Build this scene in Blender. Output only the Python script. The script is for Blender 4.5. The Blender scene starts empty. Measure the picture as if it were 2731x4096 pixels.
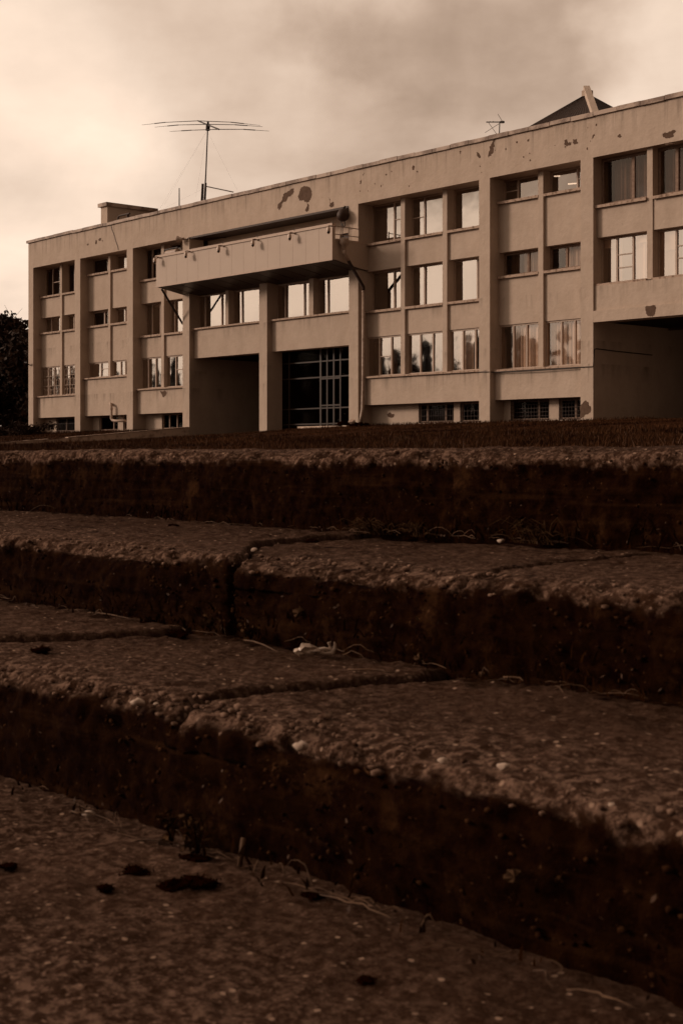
import bpy, bmesh, math, random
import numpy as np
from mathutils import Vector, Matrix
random.seed(7); rng = np.random.default_rng(7)
S = bpy.context.scene
COL = S.collection

# ------------------------------------------------------------------ camera, sky, sun
EYE = .4356
TH = math.atan(5033/5800); CS, SN = math.cos(TH), math.sin(TH)
cam = bpy.data.cameras.new('camera'); co = bpy.data.objects.new('camera', cam); COL.objects.link(co)
cam.sensor_fit = 'VERTICAL'; cam.sensor_height = 36; cam.sensor_width = 24
cam.lens = 36*5800/4096; cam.shift_y = -226/4096
cam.clip_start = .02; cam.clip_end = 3000
co.location = (0, 0, EYE)
fw = Vector((-CS, SN, 0)); rt = Vector((SN, CS, 0)); up = Vector((0, 0, 1))
co.matrix_world = Matrix(((rt.x, up.x, -fw.x, 0), (rt.y, up.y, -fw.y, 0), (rt.z, up.z, -fw.z, EYE), (0, 0, 0, 1)))
cam.dof.use_dof = True; cam.dof.focus_distance = 14; cam.dof.aperture_fstop = 20
S.camera = co

def ray(x, y):
    a = (x-1365.5)/5800; return Vector((SN*a-CS, CS*a+SN, (1822-y)/5800))
def onY(x, y, Y): r = ray(x, y); t = Y/r.y; return Vector((r.x*t, Y, EYE+r.z*t))
def onZ(x, y, Z): r = ray(x, y); t = (Z-EYE)/r.z; return Vector((r.x*t, r.y*t, Z))

SUN = Vector((-.72, -.62, .33)).normalized()
TINT = (1, .765, .62)
w = bpy.data.worlds.new('World'); S.world = w; w.use_nodes = True
N = w.node_tree.nodes; L = w.node_tree.links; N.clear()
def nd(t, **k):
    n = N.new(t)
    for a, b in k.items(): setattr(n, a, b)
    return n
def val(x, sock):
    if hasattr(x, 'is_output'): L.new(x, sock)
    else: sock.default_value = x
def ma(op, a, b=0., c=0., clamp=False):
    n = nd('ShaderNodeMath', operation=op); n.use_clamp = clamp
    val(a, n.inputs[0]); val(b, n.inputs[1]); val(c, n.inputs[2]); return n.outputs[0]
tc = nd('ShaderNodeTexCoord'); DIR = tc.outputs['Generated']
sep = nd('ShaderNodeSeparateXYZ'); L.new(DIR, sep.inputs[0])
def blob(d, r0, r1):          # 1 inside r0, 0 outside r1 (degrees round direction d)
    d = Vector(d).normalized()
    n = nd('ShaderNodeVectorMath', operation='DOT_PRODUCT'); L.new(wv, n.inputs[0]); n.inputs[1].default_value = d
    m = nd('ShaderNodeMapRange', interpolation_type='SMOOTHSTEP'); L.new(n.outputs['Value'], m.inputs[0])
    m.inputs[1].default_value = math.cos(math.radians(r1)); m.inputs[2].default_value = math.cos(math.radians(r0)); return m.outputs[0]
# cloud plane coordinates: direction divided by height, so that clouds flatten to the horizon
hz = ma('ADD', ma('MAXIMUM', sep.outputs[2], 0), .22)
cx = nd('ShaderNodeCombineXYZ'); L.new(ma('DIVIDE', sep.outputs[0], hz), cx.inputs[0]); L.new(ma('DIVIDE', sep.outputs[1], hz), cx.inputs[1])
n0 = nd('ShaderNodeTexNoise'); L.new(DIR, n0.inputs['Vector']); n0.inputs['Scale'].default_value = 6; n0.inputs['Detail'].default_value = 6
wrp = nd('ShaderNodeVectorMath', operation='MULTIPLY_ADD'); L.new(n0.outputs['Color'], wrp.inputs[0]); wrp.inputs[1].default_value = (.32, .32, .22); L.new(DIR, wrp.inputs[2])
wsub = nd('ShaderNodeVectorMath', operation='SUBTRACT'); L.new(wrp.outputs[0], wsub.inputs[0]); wsub.inputs[1].default_value = (.16, .16, .11)
wn = nd('ShaderNodeVectorMath', operation='NORMALIZE'); L.new(wsub.outputs[0], wn.inputs[0]); wv = wn.outputs[0]
n1 = nd('ShaderNodeTexNoise'); L.new(cx.outputs[0], n1.inputs['Vector']); n1.inputs['Scale'].default_value = 1.1; n1.inputs['Detail'].default_value = 5; n1.inputs['Roughness'].default_value = .5
n1.inputs['Distortion'].default_value = .25
n2 = nd('ShaderNodeTexNoise'); L.new(cx.outputs[0], n2.inputs['Vector']); n2.inputs['Scale'].default_value = 3.4; n2.inputs['Detail'].default_value = 6; n2.inputs['Roughness'].default_value = .55
n4 = nd('ShaderNodeTexNoise'); L.new(DIR, n4.inputs['Vector']); n4.inputs['Scale'].default_value = 11; n4.inputs['Detail'].default_value = 8; n4.inputs['Roughness'].default_value = .6; n4.inputs['Distortion'].default_value = .6
def dd(x, y): return ray(x*1.7417, y*1.7417)
v = ma('ADD', .82, ma('MULTIPLY', ma('SUBTRACT', n1.outputs[0], .5), .46))
v = ma('ADD', v, ma('MULTIPLY', ma('SUBTRACT', n2.outputs[0], .5), .46))
v = ma('ADD', v, ma('MULTIPLY', ma('SUBTRACT', n4.outputs[0], .5), .26))
for d, r0, r1, k in ((dd(1110, 140), .3, 7, -.26), (dd(930, 100), 0, 4, -.05), (dd(760, 190), 0, 4.5, -.05), (dd(600, 420), 0, 5, -.07), (dd(820, 380), 0, 3, -.06), (dd(60, 560), 1, 10, .24), (dd(60, 60), 0, 7, .10), ((-.75, -.5, .6), 10, 60, .12), (dd(1520, 60), 0, 5, .2),
                     (SUN, 2, 45, .7), ((.9, -.25, .3), 25, 95, -.68)):
    v = ma('ADD', v, ma('MULTIPLY', blob(d, r0, r1), k))
def ss(x, a, b):
    m = nd('ShaderNodeMapRange', interpolation_type='SMOOTHSTEP'); L.new(x, m.inputs[0]); m.inputs[1].default_value = a; m.inputs[2].default_value = b; return m.outputs[0]
sw = nd('ShaderNodeSeparateXYZ'); L.new(wv, sw.inputs[0])
bank = ma('MULTIPLY', ma('MULTIPLY', ss(sw.outputs[2], .135, .17), ss(sw.outputs[2], .42, .27)), ma('MULTIPLY', ss(sw.outputs[1], -.3, -.55), ss(sw.outputs[0], -.2, -.5)))
low = ma('MULTIPLY', ss(sw.outputs[2], .115, .07), ss(sw.outputs[1], -.3, -.6))
v = ma('SUBTRACT', v, ma('ADD', ma('MULTIPLY', bank, .95), ma('MULTIPLY', low, .28)))          # a darker cloud bank behind the viewer
v = ma('MAXIMUM', v, .16)
v = ma('MULTIPLY', v, ma('MULTIPLY', ma('ADD', sep.outputs[2], .03), 40, clamp=True))
sky = nd('ShaderNodeTexSky', sky_type='NISHITA'); sky.sun_disc = False
sky.sun_elevation = math.asin(SUN.z); sky.sun_rotation = math.atan2(SUN.x, SUN.y)
bw = nd('ShaderNodeRGBToBW'); L.new(sky.outputs[0], bw.inputs[0])
vv = ma('ADD', ma('MULTIPLY', v, 9.0), ma('MULTIPLY', bw.outputs[0], .06))    # cloud layer over a little open sky
ton = nd('ShaderNodeMix', data_type='RGBA'); ton.inputs['A'].default_value = (1, .635, .425, 1); ton.inputs['B'].default_value = (1, .778, .612, 1)
L.new(ma('MULTIPLY', v, 1.05, clamp=True), ton.inputs['Factor'])
mulc = nd('ShaderNodeVectorMath', operation='SCALE'); L.new(ton.outputs['Result'], mulc.inputs[0]); L.new(vv, mulc.inputs['Scale'])
bg = nd('ShaderNodeBackground'); L.new(mulc.outputs[0], bg.inputs[0]); bg.inputs[1].default_value = .1
wo = nd('ShaderNodeOutputWorld'); L.new(bg.outputs[0], wo.inputs[0])
w.cycles.sampling_method = 'AUTOMATIC'

sl = bpy.data.lights.new('sun', 'SUN'); so = bpy.data.objects.new('sun', sl); COL.objects.link(so)
sl.energy = 2.0; sl.angle = math.radians(12); sl.color = (1, .76, .6)
so.rotation_euler = (-SUN).to_track_quat('-Z', 'Y').to_euler()
S.view_settings.view_transform = 'Standard'; S.view_settings.look = 'None'; S.view_settings.exposure = 0; S.view_settings.gamma = 1

# ------------------------------------------------------------------ materials
def mat(name, c, c2=None, rough=.85, scale=3., bump=0., bscale=40., spec=.25, metal=0., detail=6., lo=.35, hi=.65):
    m = bpy.data.materials.new(name); m.use_nodes = True; t = m.node_tree; b = t.nodes['Principled BSDF']
    b.inputs['Roughness'].default_value = rough; b.inputs['Specular IOR Level'].default_value = spec; b.inputs['Metallic'].default_value = metal
    g = t.nodes.new('ShaderNodeTexCoord')
    n = t.nodes.new('ShaderNodeTexNoise'); n.inputs['Scale'].default_value = scale; n.inputs['Detail'].default_value = detail; n.inputs['Roughness'].default_value = .65
    t.links.new(g.outputs['Object'], n.inputs['Vector'])
    r = t.nodes.new('ShaderNodeValToRGB'); r.color_ramp.elements[0].position = lo; r.color_ramp.elements[1].position = hi
    if c2 is None: c2 = tuple(x*.8 for x in c)
    r.color_ramp.elements[0].color = (*c2, 1); r.color_ramp.elements[1].color = (*c, 1)
    t.links.new(n.outputs[0], r.inputs[0]); t.links.new(r.outputs[0], b.inputs['Base Color'])
    if bump:
        nb = t.nodes.new('ShaderNodeTexNoise'); nb.inputs['Scale'].default_value = bscale; nb.inputs['Detail'].default_value = 5
        t.links.new(g.outputs['Object'], nb.inputs['Vector'])
        bp = t.nodes.new('ShaderNodeBump'); bp.inputs['Strength'].default_value = 1; bp.inputs['Distance'].default_value = bump
        t.links.new(nb.outputs[0], bp.inputs['Height']); t.links.new(bp.outputs[0], b.inputs['Normal'])
    return m
def stucco():
    m = mat('stucco', (.50, .402, .328), (.445, .352, .282), .92, 1.0, .02, 5., .1)
    t = m.node_tree; b = t.nodes['Principled BSDF']; g = [n for n in t.nodes if n.type == 'TEX_COORD'][0]
    ramp = [n for n in t.nodes if n.type == 'VALTORGB'][0]
    # rain streaks: noise stretched vertically; and small pits
    mp = t.nodes.new('ShaderNodeMapping'); mp.inputs['Scale'].default_value = (2.2, 2.2, .3); t.links.new(g.outputs['Object'], mp.inputs[0])
    n = t.nodes.new('ShaderNodeTexNoise'); n.inputs['Scale'].default_value = 1; n.inputs['Detail'].default_value = 7; t.links.new(mp.outputs[0], n.inputs['Vector'])
    r = t.nodes.new('ShaderNodeMapRange'); r.inputs[1].default_value = .32; r.inputs[2].default_value = .62; r.inputs[3].default_value = .95; r.inputs[4].default_value = 1.01; t.links.new(n.outputs[0], r.inputs[0])
    v2 = t.nodes.new('ShaderNodeTexNoise'); v2.inputs['Scale'].default_value = 4.5; v2.inputs['Detail'].default_value = 8; v2.inputs['Roughness'].default_value = .7; t.links.new(g.outputs['Object'], v2.inputs['Vector'])
    r2 = t.nodes.new('ShaderNodeMapRange'); r2.inputs[1].default_value = .27; r2.inputs[2].default_value = .33; r2.inputs[3].default_value = .55; r2.inputs[4].default_value = 1; t.links.new(v2.outputs[0], r2.inputs[0])
    mu = t.nodes.new('ShaderNodeMath'); mu.operation = 'MULTIPLY'; t.links.new(r.outputs[0], mu.inputs[0]); t.links.new(r2.outputs[0], mu.inputs[1])
    sc = t.nodes.new('ShaderNodeVectorMath'); sc.operation = 'SCALE'; t.links.new(ramp.outputs[0], sc.inputs[0]); t.links.new(mu.outputs[0], sc.inputs['Scale'])
    # rain stains running down from the coping and the ground-floor sills
    sp = t.nodes.new('ShaderNodeSeparateXYZ'); t.links.new(g.outputs['Object'], sp.inputs[0])
    m3 = t.nodes.new('ShaderNodeMapping'); m3.inputs['Scale'].default_value = (3.2, 1, .22); t.links.new(g.outputs['Object'], m3.inputs[0])
    n3 = t.nodes.new('ShaderNodeTexNoise'); n3.inputs['Scale'].default_value = 1; n3.inputs['Detail'].default_value = 6; n3.inputs['Roughness'].default_value = .65; t.links.new(m3.outputs[0], n3.inputs['Vector'])
    r3 = t.nodes.new('ShaderNodeMapRange'); r3.inputs[1].default_value = .5; r3.inputs[2].default_value = .66; t.links.new(n3.outputs[0], r3.inputs[0])
    col = sc.outputs[0]
    for zt, ln, am in ((14.72, 1.2, .42), (4.32, .9, .42), (7.6, .7, .32), (5.3, .6, .32)):
        q = t.nodes.new('ShaderNodeMapRange'); q.inputs[1].default_value = zt-ln; q.inputs[2].default_value = zt; t.links.new(sp.outputs[2], q.inputs[0])
        lt = t.nodes.new('ShaderNodeMath'); lt.operation = 'LESS_THAN'; t.links.new(sp.outputs[2], lt.inputs[0]); lt.inputs[1].default_value = zt
        a_ = t.nodes.new('ShaderNodeMath'); a_.operation = 'MULTIPLY'; t.links.new(q.outputs[0], a_.inputs[0]); t.links.new(lt.outputs[0], a_.inputs[1])
        b_ = t.nodes.new('ShaderNodeMath'); b_.operation = 'MULTIPLY'; t.links.new(a_.outputs[0], b_.inputs[0]); t.links.new(r3.outputs[0], b_.inputs[1])
        c_ = t.nodes.new('ShaderNodeMath'); c_.operation = 'MULTIPLY_ADD'; t.links.new(b_.outputs[0], c_.inputs[0]); c_.inputs[1].default_value = -am; c_.inputs[2].default_value = 1
        k_ = t.nodes.new('ShaderNodeVectorMath'); k_.operation = 'SCALE'; t.links.new(col, k_.inputs[0]); t.links.new(c_.outputs[0], k_.inputs['Scale']); col = k_.outputs[0]
    t.links.new(col, b.inputs['Base Color'])
    return m
M = {}
M['stucco'] = stucco()
M['metalpanel'] = mat('metal_panel', (.46, .364, .293), (.43, .337, .27), .6, .6, .002, 3, .3)
M['trim'] = mat('pale_trim', (.50, .385, .31), (.43, .325, .255), .6, 4)
M['coping'] = mat('coping_sheet', (.40, .30, .235), (.17, .108, .075), .6, 1.1, .004, 12, .3, lo=.42, hi=.55)
M['sill'] = mat('weathered_sill', (.42, .31, .24), (.18, .115, .08), .8, 7, .006, 25, lo=.36, hi=.5)
M['bare'] = mat('bare_concrete', (.125, .078, .054), (.085, .05, .033), .95, 6, .01, 20)
M['frame'] = mat('window_frame', (.44, .335, .265), (.36, .27, .21), .5, 3)
M['oldframe'] = mat('old_wood_frame', (.27, .19, .145), (.17, .11, .08), .8, 9)
M['darkframe'] = mat('shade_darkened_frame', (.026, .0125, .0055), (.016, .0075, .003), .5, 3)  # entrance screen frame, shade of the recess worked into its colour
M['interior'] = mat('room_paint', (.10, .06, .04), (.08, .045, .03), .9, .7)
M['dark'] = mat('black_metal', (.018, .008, .005), (.012, .005, .003), .5, 6)
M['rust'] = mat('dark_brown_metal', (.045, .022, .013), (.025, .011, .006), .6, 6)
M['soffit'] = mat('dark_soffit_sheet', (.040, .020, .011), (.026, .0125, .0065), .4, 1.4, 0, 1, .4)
M['galv'] = mat('galvanised_metal', (.40, .30, .235), (.24, .165, .12), .5, 5, .003, 20, .4)
M['white'] = mat('white_plastic', (.62, .48, .385), (.56, .43, .345), .4, 4, 0, 1, .5)
M['curtain'] = mat('curtain_cloth', (.60, .50, .43), (.50, .41, .35), .9, 2)
M['darkcurtain'] = mat('dark_curtain', (.13, .08, .055), (.09, .053, .035), .9, 2)
M['blind'] = mat('white_blind', (.66, .51, .41), (.6, .46, .365), .8, 1)
M['hallshade'] = mat('hall_painted_shade', (.02, .009, .005), (.014, .006, .003), .95, 1)  # unlit depth of hall and passages put into the colour
M['roof'] = mat('roof_felt', (.06, .035, .024), None, .9, 3)
M['tile'] = mat('roof_tile', (.03, .0145, .0085), (.022, .0105, .006), .8, 2)
M['bark'] = mat('bark', (.05, .026, .015), (.025, .012, .006), .95, 14, .01, 30)
M['leaf'] = mat('dark_leaf', (.030, .0115, .0043), (.014, .0045, .0014), 1, 2.5, lo=.4, hi=.62)
M['leaf2'] = mat('thin_leaf', (.042, .019, .009), (.018, .008, .0035), .8, 3, lo=.4, hi=.62)
M['grass'] = mat('grass_blade', (.082, .036, .016), (.024, .0085, .0028), .9, .35, 0, 1, .04, lo=.40, hi=.66)
M['soil'] = mat('lawn_soil', (.036, .0135, .005), (.024, .008, .0027), 1, 1.5, .03, 8, .02)
M['moss'] = mat('black_moss', (.010, .0025, .0007), (.005, .001, .0002), 1, 60, .004, 160, 0)
M['straw'] = mat('dry_straw', (.12, .064, .034), (.035, .015, .006), .8, 30)
M['weed'] = mat('weed', (.022, .0085, .0024), (.010, .003, .0007), 1, 12, 0, 1, 0)
M['deadleaf'] = mat('dead_leaf', (.055, .024, .010), (.02, .007, .0022), .8, 40)
M['weedleaf'] = mat('weed_leaf', (.052, .025, .0095), (.02, .0085, .0028), .9, 60, 0, 1, .05); M['tuft'] = mat('dry_tuft', (.065, .033, .0145), (.024, .0105, .004), .9, 40, 0, 1, .05); M['paleleaf'] = mat('pale_dead_leaf', (.085, .047, .026), (.045, .022, .011), .9, 60, 0, 1, .05)
M['pebble'] = mat('pale_pebble', (.42, .31, .24), (.28, .2, .15), .7, 40, .002, 100)
M['gravel'] = mat('gravel_stone', (.20, .125, .09), (.045, .022, .0135), .9, 55, 0, 1, .05, lo=.4, hi=.6)
M['riserstone'] = mat('dirty_stone', (.050, .0215, .0092), (.007, .0016, .0004), 1, 26, 0, 1, .03, lo=.42, hi=.64)
M['plastic'] = mat('white_wrapper', (.42, .31, .235), (.32, .23, .175), .35, 30, .002, 60, .5)
M['lowwall'] = mat('cracked_render', (.62, .48, .385), (.27, .18, .13), .95, 2.6, .015, 9, lo=.34, hi=.52)
lm = bpy.data.materials.new('lit_tube'); lm.use_nodes = True; lb = lm.node_tree.nodes['Principled BSDF']; lb.inputs['Emission Color'].default_value = (1, .75, .55, 1); lb.inputs['Emission Strength'].default_value = 1.4; M['lit'] = lm

def glass_mat(name, refl, tr):
    m = bpy.data.materials.new(name); m.use_nodes = True; t = m.node_tree; t.nodes.clear()
    o = t.nodes.new('ShaderNodeOutputMaterial'); gl = t.nodes.new('ShaderNodeBsdfGlossy'); gl.inputs['Roughness'].default_value = .03; gl.inputs['Color'].default_value = (1, .93, .86, 1)
    tp = t.nodes.new('ShaderNodeBsdfTransparent'); tp.inputs[0].default_value = (tr, tr*.9, tr*.82, 1)
    fr = t.nodes.new('ShaderNodeLayerWeight'); fr.inputs['Blend'].default_value = .3
    mr = t.nodes.new('ShaderNodeMapRange'); t.links.new(fr.outputs['Facing'], mr.inputs[0]); mr.inputs[1].default_value = 0; mr.inputs[2].default_value = 1; mr.inputs[3].default_value = refl*.7; mr.inputs[4].default_value = min(1, refl*1.9)
    g = t.nodes.new('ShaderNodeTexCoord'); n = t.nodes.new('ShaderNodeTexNoise'); n.inputs['Scale'].default_value = .9; n.inputs['Detail'].default_value = 1.5; t.links.new(g.outputs['Object'], n.inputs['Vector'])
    bp = t.nodes.new('ShaderNodeBump'); bp.inputs['Distance'].default_value = .005; bp.inputs['Strength'].default_value = 1; t.links.new(n.outputs[0], bp.inputs['Height']); t.links.new(bp.outputs[0], gl.inputs['Normal'])
    mx = t.nodes.new('ShaderNodeMixShader'); t.links.new(mr.outputs[0], mx.inputs[0]); t.links.new(tp.outputs[0], mx.inputs[1]); t.links.new(gl.outputs[0], mx.inputs[2]); t.links.new(mx.outputs[0], o.inputs[0])
    return m
M['glass'] = glass_mat('window_glass', .42, .8)
M['oldglass'] = glass_mat('old_glass', .09, .8)
M['clearglass'] = glass_mat('clear_glass', .003, .9); M['curtglass'] = glass_mat('curtained_glass', .2, .9); M['dimglass'] = glass_mat('dim_glass', .012, .55)  # dim glass: weak mirror, low transmission

# ------------------------------------------------------------------ helpers
class MB:
    def __init__(s): s.v = []; s.f = []
    def box(s, x0, x1, y0, y1, z0, z1):
        i = len(s.v)
        s.v += [(x, y, z) for z in (z0, z1) for y in (y0, y1) for x in (x0, x1)]
        s.f += [tuple(i+k for k in q) for q in ((0, 2, 3, 1), (4, 5, 7, 6), (0, 1, 5, 4), (2, 6, 7, 3), (0, 4, 6, 2), (1, 3, 7, 5))]; return s
    def quad(s, a, b, c, d):
        i = len(s.v); s.v += [tuple(a), tuple(b), tuple(c), tuple(d)]; s.f.append((i, i+1, i+2, i+3)); return s
    def tube(s, pts, r, n=8, cap=True):
        pts = [Vector(p) for p in pts]; rs = r if isinstance(r, (list, tuple)) else [r]*len(pts)
        i0 = len(s.v); ref = None
        for k, p in enumerate(pts):
            d = (pts[min(k+1, len(pts)-1)]-pts[max(k-1, 0)]).normalized()
            if ref is None: ref = d.orthogonal().normalized()
            u = (ref-d*ref.dot(d))
            if u.length < 1e-4: u = d.orthogonal()
            u.normalize(); ref = u; q = d.cross(u)
            for j in range(n):
                a = 2*math.pi*j/n; s.v.append(tuple(p+(u*math.cos(a)+q*math.sin(a))*rs[k]))
        for k in range(len(pts)-1):
            for j in range(n):
                a = i0+k*n+j; b = i0+k*n+(j+1) % n; s.f.append((a, b, b+n, a+n))
        if cap:
            s.f.append(tuple(i0+j for j in range(n))[::-1]); s.f.append(tuple(i0+(len(pts)-1)*n+j for j in range(n)))
        return s
    def lathe(s, prof, o, ax=(0, 0, 1), n=16):        # prof: (radius, height along ax)
        ax = Vector(ax).normalized(); return s.tube([Vector(o)+ax*h for r, h in prof], [max(r, 1e-3) for r, h in prof], n)
    def prism_x(s, prof, x0, x1):                     # closed (y,z) outline swept along x
        n = len(prof); i = len(s.v)
        s.v += [(x0, y, z) for y, z in prof]+[(x1, y, z) for y, z in prof]
        s.f += [tuple(range(i, i+n))[::-1], tuple(range(i+n, i+2*n))]
        s.f += [(i+k, i+(k+1) % n, i+n+(k+1) % n, i+n+k) for k in range(n)]; return s
    def plate(s, pts, y0, y1):                        # outline of (x,z) points, thick from y0 to y1
        n = len(pts); i = len(s.v)
        s.v += [(x, y0, z) for x, z in pts]+[(x, y1, z) for x, z in pts]
        s.f += [tuple(range(i, i+n)), tuple(range(i+n, i+2*n))[::-1]]
        s.f += [(i+(k+1) % n, i+k, i+n+k, i+n+(k+1) % n) for k in range(n)]; return s
    def build(s, name, m, parent=None, smooth=False, fix=True):
        me = bpy.data.meshes.new(name); me.from_pydata(s.v, [], s.f)
        if fix:
            b = bmesh.new(); b.from_mesh(me); bmesh.ops.recalc_face_normals(b, faces=b.faces); b.to_mesh(me); b.free()
        me.materials.append(m if not isinstance(m, str) else M[m])
        if smooth: me.polygons.foreach_set('use_smooth', [True]*len(me.polygons))
        o = bpy.data.objects.new(name, me); COL.objects.link(o)
        if parent: attach(o, parent)
        return o
def attach(o, p):                                     # world-built mesh under a parent without moving it
    o.parent = p; o.matrix_parent_inverse = p.matrix_world.inverted() if p.type != 'EMPTY' else Matrix.Translation(-p.location)
def tag(o, label=None, cat=None, group=None, kind=None):
    for k, x in (('label', label), ('category', cat), ('group', group), ('kind', kind)):
        if x: o[k] = x
    return o
def empty(name, loc, label, cat, group=None):
    o = bpy.data.objects.new(name, None); o.location = loc; COL.objects.link(o); o.empty_display_size = .2
    return tag(o, label, cat, group)
def np_mesh(name, V, F, m, parent=None):              # V (n,3), F (k,3|4)
    me = bpy.data.meshes.new(name); V = np.asarray(V, 'f4'); F = np.asarray(F, 'i4'); k = F.shape[1]
    me.vertices.add(len(V)); me.vertices.foreach_set('co', V.ravel()); me.loops.add(F.size); me.loops.foreach_set('vertex_index', F.ravel())
    me.polygons.add(len(F)); me.polygons.foreach_set('loop_start', np.arange(0, F.size, k, dtype='i4')); me.polygons.foreach_set('loop_total', np.full(len(F), k, 'i4'))
    me.update(calc_edges=True); me.materials.append(M[m] if isinstance(m, str) else m)
    o = bpy.data.objects.new(name, me); COL.objects.link(o)
    if parent: attach(o, parent)
    return o
_perm = np.random.default_rng(3).random((64, 64, 64)).astype('f4')
def vnoise(x, y, z=0):                                # value noise, vectorised
    x, y, z = np.broadcast_arrays(np.asarray(x, float), y, z)
    i, j, k = np.floor(x).astype(int), np.floor(y).astype(int), np.floor(z).astype(int)
    f, g, h = x-i, y-j, z-k; f = f*f*(3-2*f); g = g*g*(3-2*g); h = h*h*(3-2*h)
    def P(a, b, c): return _perm[(i+a) % 64, (j+b) % 64, (k+c) % 64]
    a = P(0, 0, 0)*(1-f)+P(1, 0, 0)*f; b = P(0, 1, 0)*(1-f)+P(1, 1, 0)*f
    c = P(0, 0, 1)*(1-f)+P(1, 0, 1)*f; d = P(0, 1, 1)*(1-f)+P(1, 1, 1)*f
    return (a*(1-g)+b*g)*(1-h)+(c*(1-g)+d*g)*h-.5
def fbm(x, y, z=0, o=4, r=.5):
    s = 0; a = 1
    for q in range(o): s = s+a*vnoise(x*2**q+q*7.3, y*2**q+q*3.1, np.asarray(z)*2**q+q*5.7); a *= r
    return s

# ------------------------------------------------------------------ terrain
YF = 48.07
def sstep(a, b, x): t = np.clip((x-a)/(b-a), 0, 1); return t*t*(3-2*t)
def ground(X, Y):
    X = np.asarray(X, float); Y = np.asarray(Y, float)
    t = np.clip((Y-12)/36, 0, 1); h = .40+1.53*t**1.8
    d = np.interp(Y, [26, 33, 36, 41, 45, 48], [0, .12, .27, .46, .58, .5])*np.clip(1-(X+68.7)/13.9, 0, 1)*(X > -68.75)
    h = h-d+.03*vnoise(X*.5, Y*.5)*np.clip((Y-6)/8, 0, 1)
    return np.where(Y < 2.2, -.03, h)
xs = np.concatenate([[-900, -600, -420, -300, -240], np.arange(-200, -100, 6.), np.arange(-100, -68.8, 1.), [-68.80, -68.70], np.arange(-68, -12, 1.), np.arange(-12, 40, 4.), [60, 90, 150, 260, 500, 900]])
ys = np.concatenate([[2.45], np.arange(3, 12, 1.5), np.arange(12, 62, 1.), [66, 72, 80, 95, 130, 200, 320, 600, 1100]])
GX, GY = np.meshgrid(xs, ys); GZ = ground(GX, GY); nx, ny = len(xs), len(ys)
V = np.stack([GX.ravel(), GY.ravel(), GZ.ravel()], 1)
I = (np.arange(ny-1)[:, None]*nx+np.arange(nx-1)[None]).ravel(); F = np.stack([I, I+1, I+1+nx, I+nx], 1)
lawn = np_mesh('lawn', V, F, 'soil'); tag(lawn, kind='structure')
g2 = MB(); g2.quad((-900, -900, -.04), (900, -900, -.04), (900, 2.45, -.04), (-900, 2.45, -.04)); tag(g2.build('ground', 'soil'), kind='structure')

# ------------------------------------------------------------------ office building
B = empty('office_building', (-61, YF, 1.9), 'long three-storey rendered office block with ribbed piers and peeling plaster', 'building')
def part(mb, name, m, parent=None, **k): return mb.build(name, m, parent or B, **k)
PX = {'A': (-87.5, -86.85), 'B': (-81.47, -80.8), 'C': (-75.34, -74.67), 'D': (-69.4, -68.73), 'E': (-62.18, -61.5), 'F': (-54.83, -54.13), 'G': (-45.84, -45.17), 'H': (-39.91, -39.23), 'I': (-33.9, -33.22), 'J': (-27.9, -27.22)}
def Yd(d): return YF+d
for k, (a, b) in PX.items():
    m = MB()
    top = 9.9 if k in 'E' else 12.999
    dep = 1.05 if k in 'EF' else 1.0
    m.box(a, b, YF, Yd(dep), .9, top); part(m, 'pier', 'stucco')
fas = MB(); fas.box(-87.5, -27.22, YF, Yd(1.35), 13.0, 14.72); fas = part(fas, 'fascia', 'stucco')
# coping sheets, slightly uneven lengths
cp = MB(); x = -87.62; k = 0
while x < -27.1:
    l = 1.17+.1*random.random(); dz = random.uniform(-.015, .015)
    cp.box(x, min(x+l-.025, -27.1), YF-.09-random.uniform(0, .015), Yd(.55), 14.722+dz, 14.90+dz+random.uniform(-.012, .012)); x += l
cp.box(-87.6, -27.1, YF-.05, Yd(.5), 14.721, 14.86)
part(cp, 'coping', 'coping')
rf = MB(); rf.box(-87.3, -27.4, Yd(1.36), Yd(14), 14.2, 14.4); part(rf, 'roof', 'roof')
ew = MB(); ew.box(-87.5, -87.2, Yd(1.0), Yd(14), .9, 14.7); ew.box(-27.5, -27.22, Yd(1.0), Yd(14), .9, 14.7); ew.box(-87.2, -27.5, Yd(13.7), Yd(14), .9, 14.7)
part(ew, 'wall', 'stucco')
# rooms behind the windows: floors, back wall, partitions
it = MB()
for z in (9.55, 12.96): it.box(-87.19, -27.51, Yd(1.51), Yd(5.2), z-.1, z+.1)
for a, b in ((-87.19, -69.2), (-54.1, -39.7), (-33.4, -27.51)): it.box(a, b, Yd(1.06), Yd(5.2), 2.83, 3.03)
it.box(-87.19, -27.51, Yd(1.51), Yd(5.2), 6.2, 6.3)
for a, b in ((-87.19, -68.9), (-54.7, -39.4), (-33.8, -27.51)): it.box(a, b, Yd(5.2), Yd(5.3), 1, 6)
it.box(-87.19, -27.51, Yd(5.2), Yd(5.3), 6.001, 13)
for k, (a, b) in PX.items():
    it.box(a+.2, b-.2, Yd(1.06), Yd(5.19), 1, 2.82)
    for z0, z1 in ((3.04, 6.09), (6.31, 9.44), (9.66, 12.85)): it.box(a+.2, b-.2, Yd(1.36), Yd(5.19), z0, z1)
part(it, 'interior', 'interior')

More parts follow.
